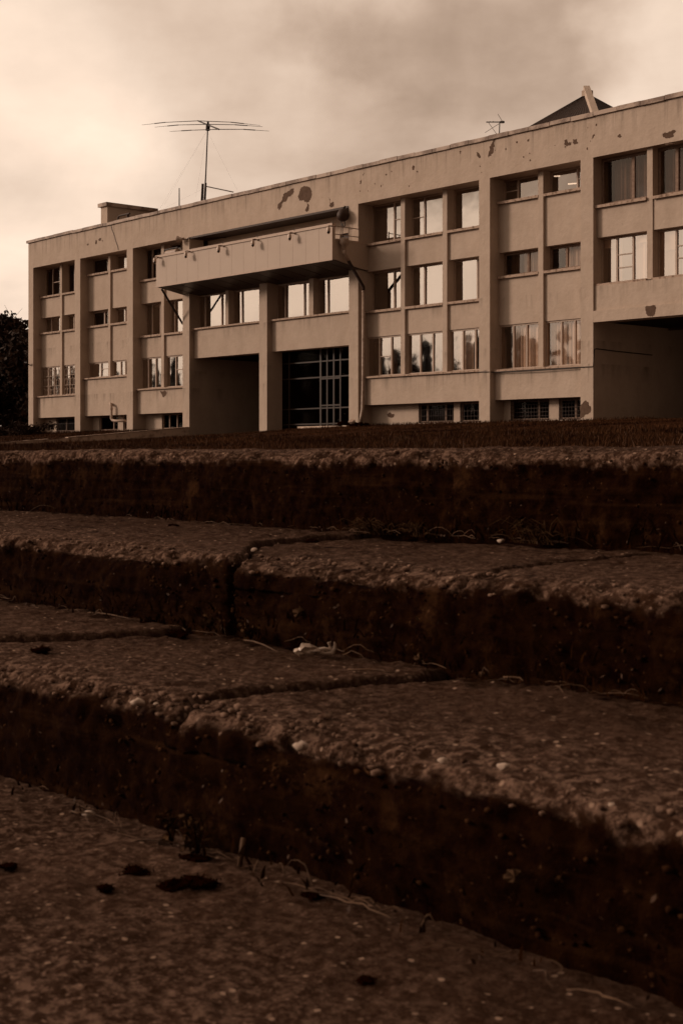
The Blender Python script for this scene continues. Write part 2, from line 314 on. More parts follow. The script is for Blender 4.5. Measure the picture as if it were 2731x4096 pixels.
def window(cx0, cx1, z0, z1, dep, mull, trans=(), curtains=(), glass='glass', frame='frame', fw=.075, blind=None, open_sash=None, grille=None, sill=None, litter=None):
    Y0 = Yd(dep); Y1 = Y0+.09; m = MB(); e = .0
    m.box(cx0, cx1, Y0, Y1, z0, z0+fw); m.box(cx0, cx1, Y0, Y1, z1-fw, z1)
    xsn = [cx0]+list(mull)+[cx1]
    m.box(cx0, cx0+fw, Y0, Y1, z0+fw, z1-fw); m.box(cx1-fw, cx1, Y0, Y1, z0+fw, z1-fw)
    for q in mull: m.box(q-fw*.55, q+fw*.55, Y0-.006, Y1-.01, z0+fw, z1-fw)
    for (i, z) in trans: m.box(xsn[i]+fw*.56, xsn[i+1]-fw*.56, Y0+.01, Y1-.02, z-.022, z+.022)
    W = m.build('window', frame, B)
    p = MB()
    for i in range(len(xsn)-1):
        a, b = xsn[i]+fw*.3, xsn[i+1]-fw*.3; ty = [random.uniform(-.0045, .0045) for _ in range(3)]
        w_, h_ = b-a, z1-z0
        y = Y0+.05; sx = random.uniform(-.006, .006); sz = random.uniform(-.005, .005)
        if open_sash == i: sz = .05; y += .0
        p.quad((a, y-sx*w_, z0+.03-0), (b, y+sx*w_, z0+.03), (b, y+sx*w_+sz*h_, z1-.03), (a, y-sx*w_+sz*h_, z1-.03))
    p.build('pane', glass, W, fix=False)
    for (a, b, mm) in curtains:
        c = MB(); xx = cx0+(cx1-cx0)*a; xe = cx0+(cx1-cx0)*b; n = max(3, int((xe-xx)/.07)); P = []
        for i in range(n+1):
            P.append((xx+(xe-xx)*i/n, Y0+.22+.035*math.sin(i*1.9)+.02*math.sin(i*.7)))
        for i in range(n): c.quad((P[i][0], P[i][1], z0), (P[i+1][0], P[i+1][1], z0), (P[i+1][0], P[i+1][1], z1), (P[i][0], P[i][1], z1))
        c.build('curtain', mm, W)
    for (i, zb) in (blind or ()):
        c = MB(); a, b = xsn[i]+.04, xsn[i+1]-.04; c.box(a, b, Y0+.12, Y0+.125, zb, z1-.02); c.build('blind', 'blind', W)
    if grille:
        gm = MB()
        if grille == 'hex':
            sp = .38; r = .014; yy = Y0-.05; X = cx0+.05; col = 0
            while X < cx1-.05:
                gm.tube([(X, yy, z0), (X, yy, z1)], r*.8, 4)
                zz = z0; X2 = min(X+sp*.55, cx1-.05)
                while zz < z1-.2:
                    gm.tube([(X, yy, zz), (X+sp*.3, yy, zz+.12), (X+sp*.3, yy, zz+.36), (X, yy, zz+.5)], r, 4)
                    gm.tube([(X+sp*.3, yy, zz+.36), (X+sp*.72, yy, zz+.46)], r, 4); zz += .64
                X += sp
            for zz in (z0+.65, z0+1.3): gm.tube([(cx0, yy, zz), (cx1, yy, zz)], r, 4)
        else:
            sx, sz = grille; yy = Y0-.06; X = cx0+.04
            while X < cx1: gm.box(X-.008, X+.008, yy-.008, yy+.008, z0, z1); X += sx
            zz = z0+.04
            while zz < z1: gm.box(cx0, cx1, yy-.03, yy-.0085, zz-.008, zz+.008); zz += sz
        gm.build('grille', 'frame' if grille == 'hex' else 'rust', W)
    if sill:
        sm = MB(); sm.box(sill[0], sill[1], Yd(sill[2]), Y0-.002, z0-.09, z0-.002)
        sm.box(sill[0], sill[1], Yd(sill[2]), Yd(sill[2])+.03, z0-.12, z0-.091); sm.build('sill', sill[3] if len(sill) > 3 else 'sill', W)
    return W

def bay(PL, PR, fins, s, rows, finY=.48, pan=.6, dW=.95, dW1=.66, gpan=.33, base=2.95, heads=(6.35, 9.65, 13.0), ground_floor=True):
    cells = []; x = PL
    for a, b in fins: cells.append((x, a)); x = b
    cells.append((x, PR)); zlo = s[0] if ground_floor else s[1]
    for a, b in fins: part(MB().box(a, b, Yd(finY), Yd(1.0), zlo-.04, 12.998), 'fin', 'stucco')
    if ground_floor:
        part(MB().box(PL, PR, Yd(gpan), Yd(1.02), base, s[0]-.09), 'spandrel_panel', 'stucco')
        part(MB().box(PL, PR, Yd(gpan-.13), Yd(dW1-.004), s[0]-.088, s[0]-.004), 'sill', 'sill')
    for i, (a, b) in enumerate(cells):
        if ground_floor: part(MB().box(a, b, Yd(pan), Yd(dW+.06), heads[0], s[1]-.09), 'spandrel_panel', 'stucco')
        part(MB().box(a, b, Yd(pan), Yd(dW+.06), heads[1], s[2]-.09), 'spandrel_panel', 'stucco')
        for fl in range(3):
            if fl == 0 and not ground_floor: continue
            kw = dict(rows[fl][i]); z1 = heads[fl]-.003
            d = dW1 if fl == 0 else dW
            if fl: kw['sill'] = (a, b, pan-.14)+((kw.pop('sillm'),) if 'sillm' in kw else ())
            window(a, b, s[fl], z1, d, kw.pop('m'), **kw)
DK = 'darkcurtain'
bay(-86.85, -81.47, [(-84.16, -83.92)], (4.4, 8.66, 11.09),
    [[dict(m=[-85.94, -85.2], grille='hex'), dict(m=[-83.19, -82.2], grille='hex')],
     [dict(m=[-86.08], curtains=[(.5, .9, DK)]), dict(m=[-83.18])],
     [dict(m=[-85.93], trans=[(1, 12.0)], glass='oldglass'), dict(m=[-83.11], glass='oldglass')]])
bay(-80.8, -75.34, [(-78.23, -77.99)], (5.37, 8.69, 12.01),
    [[dict(m=[-79.36], trans=[(1, 5.9)], curtains=[(0, .35, DK)]), dict(m=[-77.05, -76.54])],
     [dict(m=[-79.41], frame='frame', glass='oldglass', fw=.1), dict(m=[-76.99], curtains=[(.5, 1, 'curtain')], fw=.1)],
     [dict(m=[-79.0], glass='oldglass', fw=.1), dict(m=[-76.3], fw=.1, curtains=[(.3, 1, 'curtain')])]])
bay(-74.67, -69.4, [(-72.33, -72.04)], (4.47, 7.7, 11.09),
    [[dict(m=[-73.96, -73.16]), dict(m=[-71.05], trans=[(1, 5.5)])],
     [dict(m=[-73.97, -73.1], glass='glass'), dict(m=[-71.59, -70.6])],
     [dict(m=[-73.97], open_sash=1, glass='oldglass'), dict(m=[-70.9], glass='oldglass')]])
bay(-54.13, -45.84, [(-51.55, -51.26), (-48.67, -48.37)], (4.37, 7.67, 11.04),
    [[dict(m=[-53.27, -52.4], trans=[(1, 5.35)], curtains=[(.4, .72, DK)], blind=None), dict(m=[-50.35, -49.49]), dict(m=[-47.5, -46.7], curtains=[(.1, .55, 'curtain')])],
     [dict(m=[-52.51]), dict(m=[-50.37]), dict(m=[-46.85])],
     [dict(m=[-52.52], trans=[(1, 12.1)], open_sash=None), dict(m=[-50.37], trans=[(0, 12.0)]), dict(m=[-46.2])]])
bay(-45.17, -39.91, [(-42.71, -42.42)], (4.32, 8.57, 11.96),
    [[dict(m=[-44.33, -43.54], glass='curtglass', curtains=[(.3, 1, 'curtain')]), dict(m=[-41.53, -40.78], glass='curtglass', curtains=[(.05, 1, 'curtain')])],
     [dict(m=[-43.7], frame='oldframe', curtains=[(.1, .42, DK), (.42, .8, 'curtain')], fw=.11, glass='oldglass'), dict(m=[-41.47], frame='oldframe', curtains=[(.3, 1, 'curtain')], fw=.11, glass='oldglass')],
     [dict(m=[-44.32], trans=[(0, 12.45)], frame='frame'), dict(m=[-40.88], trans=[(1, 12.45)])]])
bay(-33.22, -27.9, [(-30.7, -30.42)], (4.32, 8.57, 11.96),
    [[dict(m=[-32.3, -31.5], curtains=[(.3, 1, 'curtain')]), dict(m=[-29.5, -28.8])],
     [dict(m=[-31.7]), dict(m=[-29.4])],
     [dict(m=[-32.3]), dict(m=[-28.9])]])
bay(-39.23, -33.9, [(-36.6, -36.32)], (0, 7.67, 10.99),
    [None,
     [dict(m=[-38.41, -37.57], trans=[(1, 8.85), (1, 8.3)], blind=[(0, 9.2), (2, 9.25)], curtains=[(.12, .35, 'blind'), (.64, 1, 'blind')]), dict(m=[-35.41, -34.7], trans=[(1, 8.9), (1, 8.4)], curtains=[(0, .36, 'blind')], blind=[(0, 8.8)])],
     [dict(m=[-37.57], frame='oldframe', glass='oldglass', fw=.13, curtains=[(.2, .95, DK)]), dict(m=[-35.38], frame='oldframe', glass='oldglass', fw=.13, curtains=[(.1, .9, DK)])]],
    finY=.2, pan=.25, dW=.55, ground_floor=False, heads=(0, 9.63, 13.0))
# passage beneath the right-hand bay
part(MB().box(-39.23, -33.9, Yd(.09), Yd(.6), 6.53, 7.58), 'spandrel_panel', 'stucco')
hb = part(MB().box(-39.231, -33.9, YF+.002, Yd(.75), 6.05, 6.528), 'beam', 'stucco')
part(MB().box(-39.6, -39.232, Yd(1.002), Yd(12), .9, 6.09), 'wall', 'stucco')
part(MB().box(-33.9, -33.5, Yd(1.002), Yd(12), .9, 6.09), 'wall', 'stucco')
part(MB().box(-39.23, -33.9, Yd(.76), Yd(12), 6.1, 6.19), 'ceiling', 'hallshade')
part(MB().box(-39.23, -33.9, Yd(11.9), Yd(12.1), .9, 6.1), 'wall', 'hallshade')
# basement walls and their windows
def base_wall(x0, x1, ops, d=.92):
    m = MB(); x = x0
    for a, b in ops: m.box(x, a, Yd(d), Yd(d+.25), .9, 2.95); m.box(a, b, Yd(d), Yd(d+.25), .9, 2.0); x = b
    m.box(x, x1, Yd(d), Yd(d+.25), .9, 2.95); part(m, 'wall', 'stucco')
base_wall(-86.85, -81.47, [(-85.4, -83.0)]); base_wall(-80.8, -75.34, [(-80.0, -77.8), (-77.2, -76)]); base_wall(-74.67, -69.4, [(-72.9, -70.2)])
base_wall(-54.13, -45.84, [(-50.75, -48.36), (-47.95, -46)]); base_wall(-45.17, -39.91, [(-44.75, -42.45), (-41.9, -40.0)]); base_wall(-33.22, -27.9, [(-32, -30)])
def bw(a, b, m, **k): window(a, b, 2.0, 2.94, 1.0, m, frame='oldframe', glass='dimglass', fw=.1, **k)
bw(-85.4, -83.0, [-84.2], grille=(.16, .5)); bw(-80, -77.8, [-78.4]); bw(-77.2, -76, []); bw(-72.9, -70.2, [-72.2, -71.4])
bw(-50.75, -48.36, [-50.2, -48.98], grille=(.16, .3)); bw(-47.95, -46, [], grille=(.22, .24)); bw(-44.75, -42.45, [-43.1], grille=(.17, .17)); bw(-41.9, -40, [-41], grille=(.17, .17)); bw(-32, -30, [-31])
# entrance bays: first floor windows over beams, canopy and terrace above
for PL, PR, fin, cells in ((-68.73, -62.18, (-65.71, -65.43), ([-68.13, -66.55], [-64.64])), (-61.5, -54.83, (-58.39, -58.03), ([-60.8, -59.2], [-57.27, -55.5]))):
    part(MB().box(PL, PR, Yd(.33), Yd(1.04), 6.03, 7.66), 'spandrel_panel', 'stucco')
    part(MB().box(*fin, Yd(.34), Yd(1.0), 7.76, 9.69), 'fin', 'stucco')
    for (a, b), ml in zip(((PL, fin[0]), (fin[1], PR)), cells):
        window(a, b, 7.76, 9.66, .7, ml)
    part(MB().box(PL, PR, Yd(.2), Yd(.696), 7.662, 7.75), 'sill', 'sill')
part(MB().box(-68.73, -62.18, Yd(1.04), Yd(13), 6.04, 6.09), 'ceiling', 'hallshade')
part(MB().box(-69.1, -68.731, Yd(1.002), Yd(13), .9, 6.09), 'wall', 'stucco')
part(MB().box(-68.73, -61.61, Yd(13), Yd(13.2), .9, 6.03), 'wall', 'hallshade')
part(MB().box(-62.1, -61.6, Yd(1.06), Yd(13), .9, 6.03), 'wall', 'hallshade')
part(MB().box(-61.59, -54.7, Yd(6), Yd(6.2), .9, 6.03), 'wall', 'hallshade'); part(MB().box(-61.59, -54.9, Yd(1.2), Yd(5.99), 1.98, 2.0), 'hall_floor', 'hallshade'); part(MB().box(-54.82, -54.72, Yd(1.06), Yd(5.99), 1, 6.03), 'wall', 'hallshade')
part(MB().box(-61.5, -54.83, Yd(1.051), Yd(6.2), 6.04, 6.09), 'ceiling', 'hallshade')
sf = MB(); y0 = Yd(1.05)
for z in (2.1, 2.92, 4.55): sf.box(-61.5, -54.83, y0, y0+.08, z-.035, z+.035)
sf.box(-61.5, -54.83, y0, y0+.08, 5.35, 5.42)
for X, wd in ((-60.9, .05), (-58.28, .07), (-57.75, .05), (-57.22, .06), (-56.7, .05), (-55.6, .05)): sf.box(X-wd, X+wd, y0-.006, y0+.07, 1.5, 6.03)
sf.box(-58.2, -56.7, y0-.012, y0+.05, 3.02, 3.10); sf.box(-58.2, -56.7, y0-.012, y0+.05, 4.42, 4.5)
sf.box(-59.55, -59.5, y0, y0+.06, 1.7, 2.06)
sf = part(sf, 'glazed_screen', 'darkframe')
MB().quad((-61.5, y0+.04, 1.5), (-54.83, y0+.04, 1.5), (-54.83, y0+.04, 6.03), (-61.5, y0+.04, 6.03)).build('pane', 'clearglass', sf)
ap = MB(); ap.box(-58.0, -54.15, YF-.75, Yd(1.04), 1.2, 1.93); part(ap, 'threshold_slab', 'lowwall')
# terrace back wall with its door
tw = MB(); tw.box(-68.73, -57.0, Yd(1.3), Yd(1.5), 9.6, 13.0); tw.box(-57.0, -55.75, Yd(1.3), Yd(1.5), 11.95, 13.0); tw.box(-55.75, -54.83, Yd(1.3), Yd(1.5), 9.6, 13.0)
part(tw, 'wall', 'stucco'); part(MB().box(-57.0, -55.75, Yd(1.42), Yd(1.47), 9.7, 11.95), 'door', 'rust')
part(MB().box(-68.725, -54.835, Yd(.004), Yd(1.295), 12.9, 12.998), 'soffit_strip', 'rust')  # dark sheet over the whole underside of the fascia
# canopy
cn = MB(); CX0, CX1 = -69.44, -54.0
cn.prism_x([(Yd(-1.62), 10.07), (Yd(0), 9.76), (Yd(.69), 9.70), (Yd(.69), 11.06), (Yd(-1.62), 11.06)], CX0+.002, CX1-.002)
cn = part(cn, 'canopy', 'metalpanel')
MB().box(CX0, CX1, Yd(-1.8), Yd(-1.62), 10.05, 11.70).build('front_panel', 'metalpanel', cn)
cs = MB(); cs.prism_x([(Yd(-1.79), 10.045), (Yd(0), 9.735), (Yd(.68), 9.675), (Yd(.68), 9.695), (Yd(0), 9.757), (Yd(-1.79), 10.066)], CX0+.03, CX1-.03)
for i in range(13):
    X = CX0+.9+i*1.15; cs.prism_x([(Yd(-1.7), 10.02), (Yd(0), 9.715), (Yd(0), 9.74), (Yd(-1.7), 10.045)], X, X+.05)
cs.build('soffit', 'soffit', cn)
tr = MB(); tr.box(CX0-.03, CX1+.03, Yd(-1.85), Yd(-1.58), 11.702, 11.84); tr.box(CX0-.01, CX1+.01, Yd(-1.825), Yd(-1.801), 10.02, 10.09)
tr.box(CX1+.001, CX1+.02, Yd(-1.6), Yd(.55), 11.0, 11.10); tr.box(CX1-.03, CX1+.015, Yd(-1.82), Yd(-1.72), 10.09, 11.70); tr.build('edge_trim', 'trim', cn)
jm = MB()
for i in range(1, 16): X = CX0+i*1.03; jm.box(X-.004, X+.004, Yd(-1.8025), Yd(-1.8), 10.09, 11.70)
jm.build('panel_joint', 'oldframe', cn)
rl = MB()
for z in (11.32, 11.72): rl.tube([(CX1-.05, Yd(-1.58), z), (CX1-.05, Yd(.0), z)], .025, 6)
rl.tube([(CX1-.05, Yd(-.02), 11.2), (CX1-.05, Yd(-.02), 11.8)], .035, 6); rl.tube([(CX1-.05, Yd(-.7), 11.06), (CX1-.05, Yd(-.7), 11.74)], .02, 6)
rl.build('railing', 'galv', cn)
MB().tube([(-69.55, Yd(-1.35), 9.98), (-69.52, Yd(.1), 8.05)], .06, 8).build('brace', 'rust', cn)
# peeling plaster (patches where the render has fallen away show bare concrete)
def patch(z, pts, Y, parent, m='bare'):
    zo = dict(z1=(0, 750, .44643), z2=(500, 400, .44643), z3=(600, 800, .57398), z4=(1250, 650, .5102), z5=(1900, 300, .53), z6=(1900, 1000, .53), zA=(1050, 760, .27423), d=(0, 0, 1.7417))[z]
    P = [onY(zo[0]+x*zo[2], zo[1]+y*zo[2], Y) for x, y in pts]
    Q = []
    for i, p in enumerate(P):                      # ragged edge
        q = P[(i+1) % len(P)]; Q.append((p.x, p.z))
        if (q-p).length > .12:
            for t in (.25, .5, .75): r = p.lerp(q, t); k = min(.05, .16*(q-p).length); Q.append((r.x+random.uniform(-k, k), r.z+random.uniform(-k, k)))
    o = MB().plate(Q, Y-.004, Y+.02).build('bare_patch', m, parent); return o
patch('z2', [(1365, 965), (1370, 935), (1400, 905), (1415, 865), (1420, 840), (1455, 820), (1490, 795), (1512, 790), (1515, 825), (1500, 850), (1470, 865), (1450, 900), (1410, 925), (1405, 960), (1385, 987)], YF, fas)
patch('zA', [(515, 90), (540, 20), (560, -35), (600, -55), (640, -60), (690, -40), (720, 20), (718, 80), (700, 140), (660, 178), (640, 185), (595, 145), (570, 160), (535, 150)], YF, fas)
patch('zA', [(655, 190), (680, 225), (680, 300), (650, 320), (620, 305), (640, 255)], YF, fas)
patch('zA', [(960, 100), (985, 130), (983, 180), (1040, 180), (1045, 235), (1000, 255), (975, 235), (985, 195), (975, 140)], YF, fas)
patch('z5', [(150, 490), (142, 520), (137, 575), (120, 610), (95, 622), (100, 590), (110, 560), (105, 540), (125, 515), (132, 495)], YF, fas)
patch('z5', [(670, 495), (690, 485), (700, 510), (725, 505), (720, 530), (690, 540), (672, 525)], YF, fas)
patch('z5', [(735, 485), (765, 480), (775, 515), (750, 525), (735, 515)], YF, fas)
patch('z5', [(1410, 440), (1450, 435), (1505, 415), (1515, 428), (1495, 440), (1495, 465), (1450, 475), (1415, 470)], YF, fas)
patch('z5', [(1070, 460), (1090, 445), (1103, 465), (1085, 475)], YF, fas)
patch('z5', [(1405, 540), (1440, 520), (1470, 505), (1490, 515), (1510, 518), (1450, 528)], YF, fas)
patch('z5', [(10, 580), (20, 585), (40, 625), (25, 628), (12, 605)], YF, fas)
patch('z5', [(875, 485), (890, 450), (903, 442), (890, 475)], YF, fas)
patch('z5', [(390, 492), (410, 478), (405, 500), (393, 503)], YF, fas)
patch('z5', [(305, 502), (320, 500), (318, 514), (308, 516)], YF, fas)
patch('z1', [(858, 475), (875, 470), (870, 505), (856, 512)], YF, fas)
patch('z1', [(883, 466), (910, 452), (905, 475), (890, 478)], YF, fas)
patch('z1', [(912, 470), (928, 478), (920, 486)], YF, fas)
patch('z1', [(780, 512), (795, 500), (797, 512), (785, 522)], YF, fas)
patch('z4', [(370, 170), (372, 145), (383, 135), (380, 165)], YF, fas)
patch('z4', [(778, 40), (785, 22), (800, 30), (795, 58), (782, 60)], YF, fas)
patch('z6', [(1280, 430), (1358, 418), (1362, 445), (1355, 480), (1335, 503), (1305, 500), (1285, 478)], YF+.002, hb)
patch('z6', [(787, 1180), (830, 1135), (855, 1155), (872, 1190), (868, 1225), (825, 1245), (800, 1272), (787, 1262)], YF, B)
patch('z4', [(580, 1975), (610, 1960), (640, 1975), (635, 1998), (600, 1995)], Yd(.92), B)
patch('z1', [(1435, 1830), (1480, 1815), (1495, 1840), (1485, 1870), (1460, 1880), (1452, 1850)], Yd(.33), B)
for q in range(26):                                  # small pits in the parapet render
    X = random.uniform(-54, -38); z = random.uniform(13.3, 14.5); r = random.uniform(.02, .055)
    MB().plate([(X+r*random.uniform(.6, 1.4)*math.cos(a), z+r*random.uniform(.6, 1.4)*math.sin(a)) for a in np.arange(0, 6.28, 1.05)], YF-.004, YF+.02).build('bare_patch', 'bare', fas)
# roof block with cap slab
rb = MB().box(-80.75, -79.98, Yd(1.5), Yd(5.2), 14.4, 16.42).build('rooftop_block', 'stucco', B)
MB().box(-80.92, -79.86, Yd(1.36), Yd(5.3), 16.422, 16.66).build('cap_slab', 'coping', rb)

# ------------------------------------------------------------------ tower with pyramid roof behind
T = empty('pavilion', (-51.5, 62.1, 14), 'dark pyramid-roofed rooftop pavilion with one pale hip rib behind the parapet', 'building')
ap_ = Vector((-51.25, 62.3, 20.3)); hw = 5.5; H = 4.35; phi = math.radians(.5)
def cpt(i, k=1., dz=0): a = phi+math.radians(45+90*i); return ap_+Vector((math.cos(a)*hw*1.414*k, math.sin(a)*hw*1.414*k, -H*k+dz))
r = MB()
for i in range(4):
    a, b = cpt(i, 1.06), cpt(i+1, 1.06); n = 22
    for q in range(n):                           # ribs of the tile courses run up the slope
        p0 = a.lerp(b, q/n); p1 = a.lerp(b, (q+.5)/n); p2 = a.lerp(b, (q+1)/n); nn = (b-a).cross(ap_-a).normalized(); nn = nn if nn.z > 0 else -nn
        r.quad(p0, p1+nn*.06, ap_.lerp(p1, .02)+nn*.01, ap_.lerp(p0, .02)); r.quad(p1+nn*.06, p2, ap_.lerp(p2, .02), ap_.lerp(p1, .02)+nn*.01)
r.build('roof', 'tile', T, fix=False)
for i in (3,):
    c = cpt(i, 1.1); d = (c-ap_).normalized(); n = Vector((d.x, d.y, 0)).normalized(); s = n.cross(Vector((0, 0, 1)))*.17; u = d.cross(s).normalized(); u = u if u.z > 0 else -u
    hb_ = MB(); i0 = 0; pts = [ap_-d*.62, c]
    vv_ = []
    for p in pts: vv_ += [p-s-u*.1, p+s-u*.1, p+s+u*.26, p-s+u*.26]
    hb_.v = [tuple(x) for x in vv_]; hb_.f = [(0, 1, 2, 3), (4, 5, 6, 7), (0, 1, 5, 4), (1, 2, 6, 5), (2, 3, 7, 6), (3, 0, 4, 7)]
    hb_.build('hip_rib', 'stucco', T)
MB().box(-51.47, -51.03, 62.08, 62.52, 19.8, 20.45).build('finial', 'stucco', T)
tb = MB(); c = [cpt(i, .95) for i in range(4)]
for i in range(4): tb.quad((*c[i][:2], 13.5), (*c[(i+1) % 4][:2], 13.5), c[(i+1) % 4], c[i])
tb.build('wall', 'stucco', T)

# ------------------------------------------------------------------ cameras, speakers, pipes, wires, aerials
def dome(X, Y, z, label, side=1):
    t = empty('dome_camera', (X, Y, z), label, 'security camera', 'dome cameras along the canopy front')
    MB().lathe([(.02, .17), (.07, .165), (.09, .12), (.095, .02), (.098, 0)], (X, Y, z)).build('housing', 'white', t, True)
    MB().lathe([(.094, -.001), (.09, -.06), (.07, -.13), (.03, -.165), (.005, -.17)], (X, Y, z)).build('dome', 'white', t, True)
    MB().lathe([(.002, -.07), (.045, -.055), (.068, -.01), (.06, .03), (.03, .06)], Vector((X+.045, Y-.045, z-.085)), (-.6, .8, .1), 10).build('lens', 'dark', t, True)
    b = MB(); b.tube([(X, Y, z+.15), (X, Y, z+.22), (X+.03, Y+.08, z+.24), (X+.05, Yd(-1.8), z+.22)], [.035, .035, .03, .03], 8); b.box(X, X+.1, Yd(-1.825), Yd(-1.803), z+.17, z+.27); b.build('bracket', 'oldframe', t)
    MB().tube([(X+.05, Yd(-1.83), z+.28), (X+.045, Yd(-1.86), z+.38), (X+.02, Yd(-1.86), z+.52)], .008, 4).build('cable', 'dark', t)
for (x, y), lb in zip([(35, 425), (250, 385), (478, 347), (717, 305), (973, 260), (1243, 213)], [
        'white dome camera at the far left corner of the canopy, jutting past its edge', 'second dome camera from the left on the canopy front, below the horn speaker', 'third dome camera from the left, below the dark stain on the terrace wall',
        'dome camera on the canopy front, fourth from the left', 'dome camera on the canopy front nearest to the hanging round fixture but one', 'dome camera at the right corner of the canopy beside the railing']):
    p = onY(600+x*.574, 800+y*.574, Yd(-2.12)); dome(p.x, p.y, p.z, lb)
t = empty('horn_speaker', (-69.1, YF, 12.9), 'grey horn loudspeaker on the pier above the left end of the canopy', 'loudspeaker')
MB().lathe([(.19, 0), (.2, .02), (.13, .12), (.08, .3), (.075, .31), (.075, .45)], (-69.42, Yd(-.34), 12.92), (.86, .3, -.02), 16).build('horn', 'galv', t, True)
MB().lathe([(.15, .03), (.02, .031)], (-69.42, Yd(-.34), 12.92), (.86, .3, -.02), 16).build('throat', 'dark', t)
MB().tube([(-69.1, Yd(-.24), 12.92), (-69.0, Yd(-.05), 12.9), (-68.95, Yd(.01), 12.88)], .04, 6).box(-69.05, -68.85, YF-.03, YF-.002, 12.78, 12.98).build('bracket', 'galv', t)
MB().tube([(-68.95, Yd(-.03), 12.9), (-68.7, Yd(-.06), 12.95), (-68.1, Yd(.5), 12.9), (-66.8, Yd(1.2), 12.86)], .02, 5).build('cable', 'dark', t)
t = empty('metal_canister', (-70.4, YF, 12.3), 'grey cylindrical metal canister hung in front of the window left of the horn speaker', 'canister')
MB().lathe([(.1, 0), (.19, .12), (.21, .3), (.21, 1.25), (.19, 1.3)], (-71.5, Yd(.25), 12.33), (1, 0, 0), 16).build('drum', 'galv', t, True)
MB().tube([(-71.7, Yd(.3), 12.05), (-71.7, Yd(.3), 12.6), (-71.0, Yd(.3), 12.62), (-70.3, Yd(.3), 12.62)], .045, 6).build('bracket', 'dark', t)
t = empty('bullet_camera', (-87.25, YF, 6.6), 'small dark bullet camera low on the left end pier', 'security camera')
MB().tube([(-87.44, Yd(-.32), 6.66), (-87.2, Yd(-.24), 6.63)], .07, 8).build('body', 'dark', t); MB().tube([(-87.25, Yd(-.25), 6.6), (-87.15, Yd(-.1), 6.5), (-87.1, YF, 6.5)], .035, 6).build('bracket', 'dark', t)
t = empty('drainpipe', (-53.8, YF, 2), 'pale rusty drainpipe from the hopper on the canopy side down to the ground', 'drainpipe')
MB().lathe([(.05, -.32), (.08, -.3), (.09, -.18), (.22, -.02), (.24, .08), (.22, .24), (.16, .3)], (-53.74, Yd(-1.25), 10.83), (0, 0, 1), 14).build('hopper', 'galv', t, True)
MB().tube([(-53.74, Yd(-1.25), 10.52), (-53.74, Yd(-1.25), 10.35), (-53.74, Yd(-1.0), 10.05)], .095, 10).build('elbow', 'galv', t, True)
MB().tube([(-53.74, Yd(-1.0), 10.05), (-53.88, Yd(.14), 8.82), (-53.88, Yd(.14), 8.62)], .08, 10).build('offset_pipe', 'rust', t, True)
pm = MB(); pm.tube([(-53.88, Yd(.14), 8.66), (-53.9, Yd(.14), 4.3), (-53.92, Yd(.12), 2.75), (-53.92, Yd(.02), 2.35), (-53.92, Yd(-.05), 2.05)], [.085, .085, .09, .085, .08], 10); pm.build('pipe', 'galv', t, True)
for z in (8.58, 6.2, 5.3, 4.2): MB().lathe([(.1, 0), (.1, .06)], (-53.89, Yd(.14), z), (0, 0, 1), 10).build('collar', 'galv', t)
t = empty('vent_pipe', (-77.3, YF, 3), 'white cranked vent pipe on the wall below the left windows', 'pipe')
MB().tube([(-77.6, Yd(.32), 3.62), (-77.5, Yd(.16), 3.66), (-77.32, Yd(.1), 3.6), (-77.25, Yd(.1), 3.45), (-77.25, Yd(.1), 2.72), (-77.15, Yd(.12), 2.62), (-76.9, Yd(.15), 2.58), (-75.8, Yd(.2), 2.56)], .085, 10).build('pipe', 'trim', t, True)
MB().lathe([(.1, 0), (.1, .08)], (-77.25, Yd(.1), 3.3), (0, 0, 1), 10).build('collar', 'trim', t)
cb = MB(); P = [onY(1900+x*.53, 1000+y*.53, YF-.02) for x, y in ((20, 922), (60, 920), (100, 920))]
P += [Vector((-45.1, Yd(.15), 4.21)), Vector((-44.6, Yd(.17), 4.2)), Vector((-42.5, Yd(.17), 4.17)), Vector((-40.2, Yd(.17), 4.2)), Vector((-39.9, Yd(-.03), 4.19)), Vector((-39.2, Yd(-.03), 4.18)), Vector((-39.2, Yd(.03), 4.9)), Vector((-39.21, Yd(.2), 4.95)), Vector((-39.2, Yd(1.5), 4.9)), Vector((-39.2, Yd(4), 4.85))]
tag(cb.tube(P, .022, 5).build('wall_cable', 'dark'), 'black cable sagging along the ground-floor sill into the right-hand passage', 'cable')
P = [onY(x*.44643, 750+y*.44643, YF-.03) for x, y in ((990, 300), (992, 330), (1005, 380), (1022, 420), (1035, 470), (1055, 530), (1062, 562))]
tag(MB().tube(P, .014, 4).build('loose_wire', 'dark'), 'thin wire hanging over the parapet beside the rooftop block', 'wire')
t = empty('roof_pipe', (-77.0, Yd(.6), 14.9), 'short dark bent pipe on the roof edge beside the rooftop block', 'pipe')
MB().tube([(-76.3, Yd(.7), 14.7), (-76.3, Yd(.7), 15.32)], .09, 6).build('post', 'rust', t); MB().tube([(-76.1, Yd(.7), 15.36), (-77.25, Yd(.7), 15.36), (-77.42, Yd(.7), 15.3), (-77.45, Yd(.7), 15.12)], .06, 8).build('outlet', 'rust', t)
fx = empty('hanging_fixture', (-55, YF, 12.6), 'dark round fixture with hooks and cables hanging under the parapet above the railing', 'fixture')
MB().lathe([(.12, .1), (.26, .2), (.31, .36), (.3, .5), (.2, .68), (.05, .74)], (-55.0, Yd(-.25), 12.1), (0, 0, 1), 16).build('drum', 'rust', fx, True)
MB().tube([(-55.12, Yd(-.25), 12.25), (-55.12, Yd(-.25), 12.0), (-55.05, Yd(-.25), 11.92)], .025, 5).tube([(-54.88, Yd(-.25), 12.25), (-54.84, Yd(-.25), 12.0), (-54.9, Yd(-.25), 11.9), (-55, Yd(-.25), 12.0)], .025, 5).build('hook', 'dark', fx)
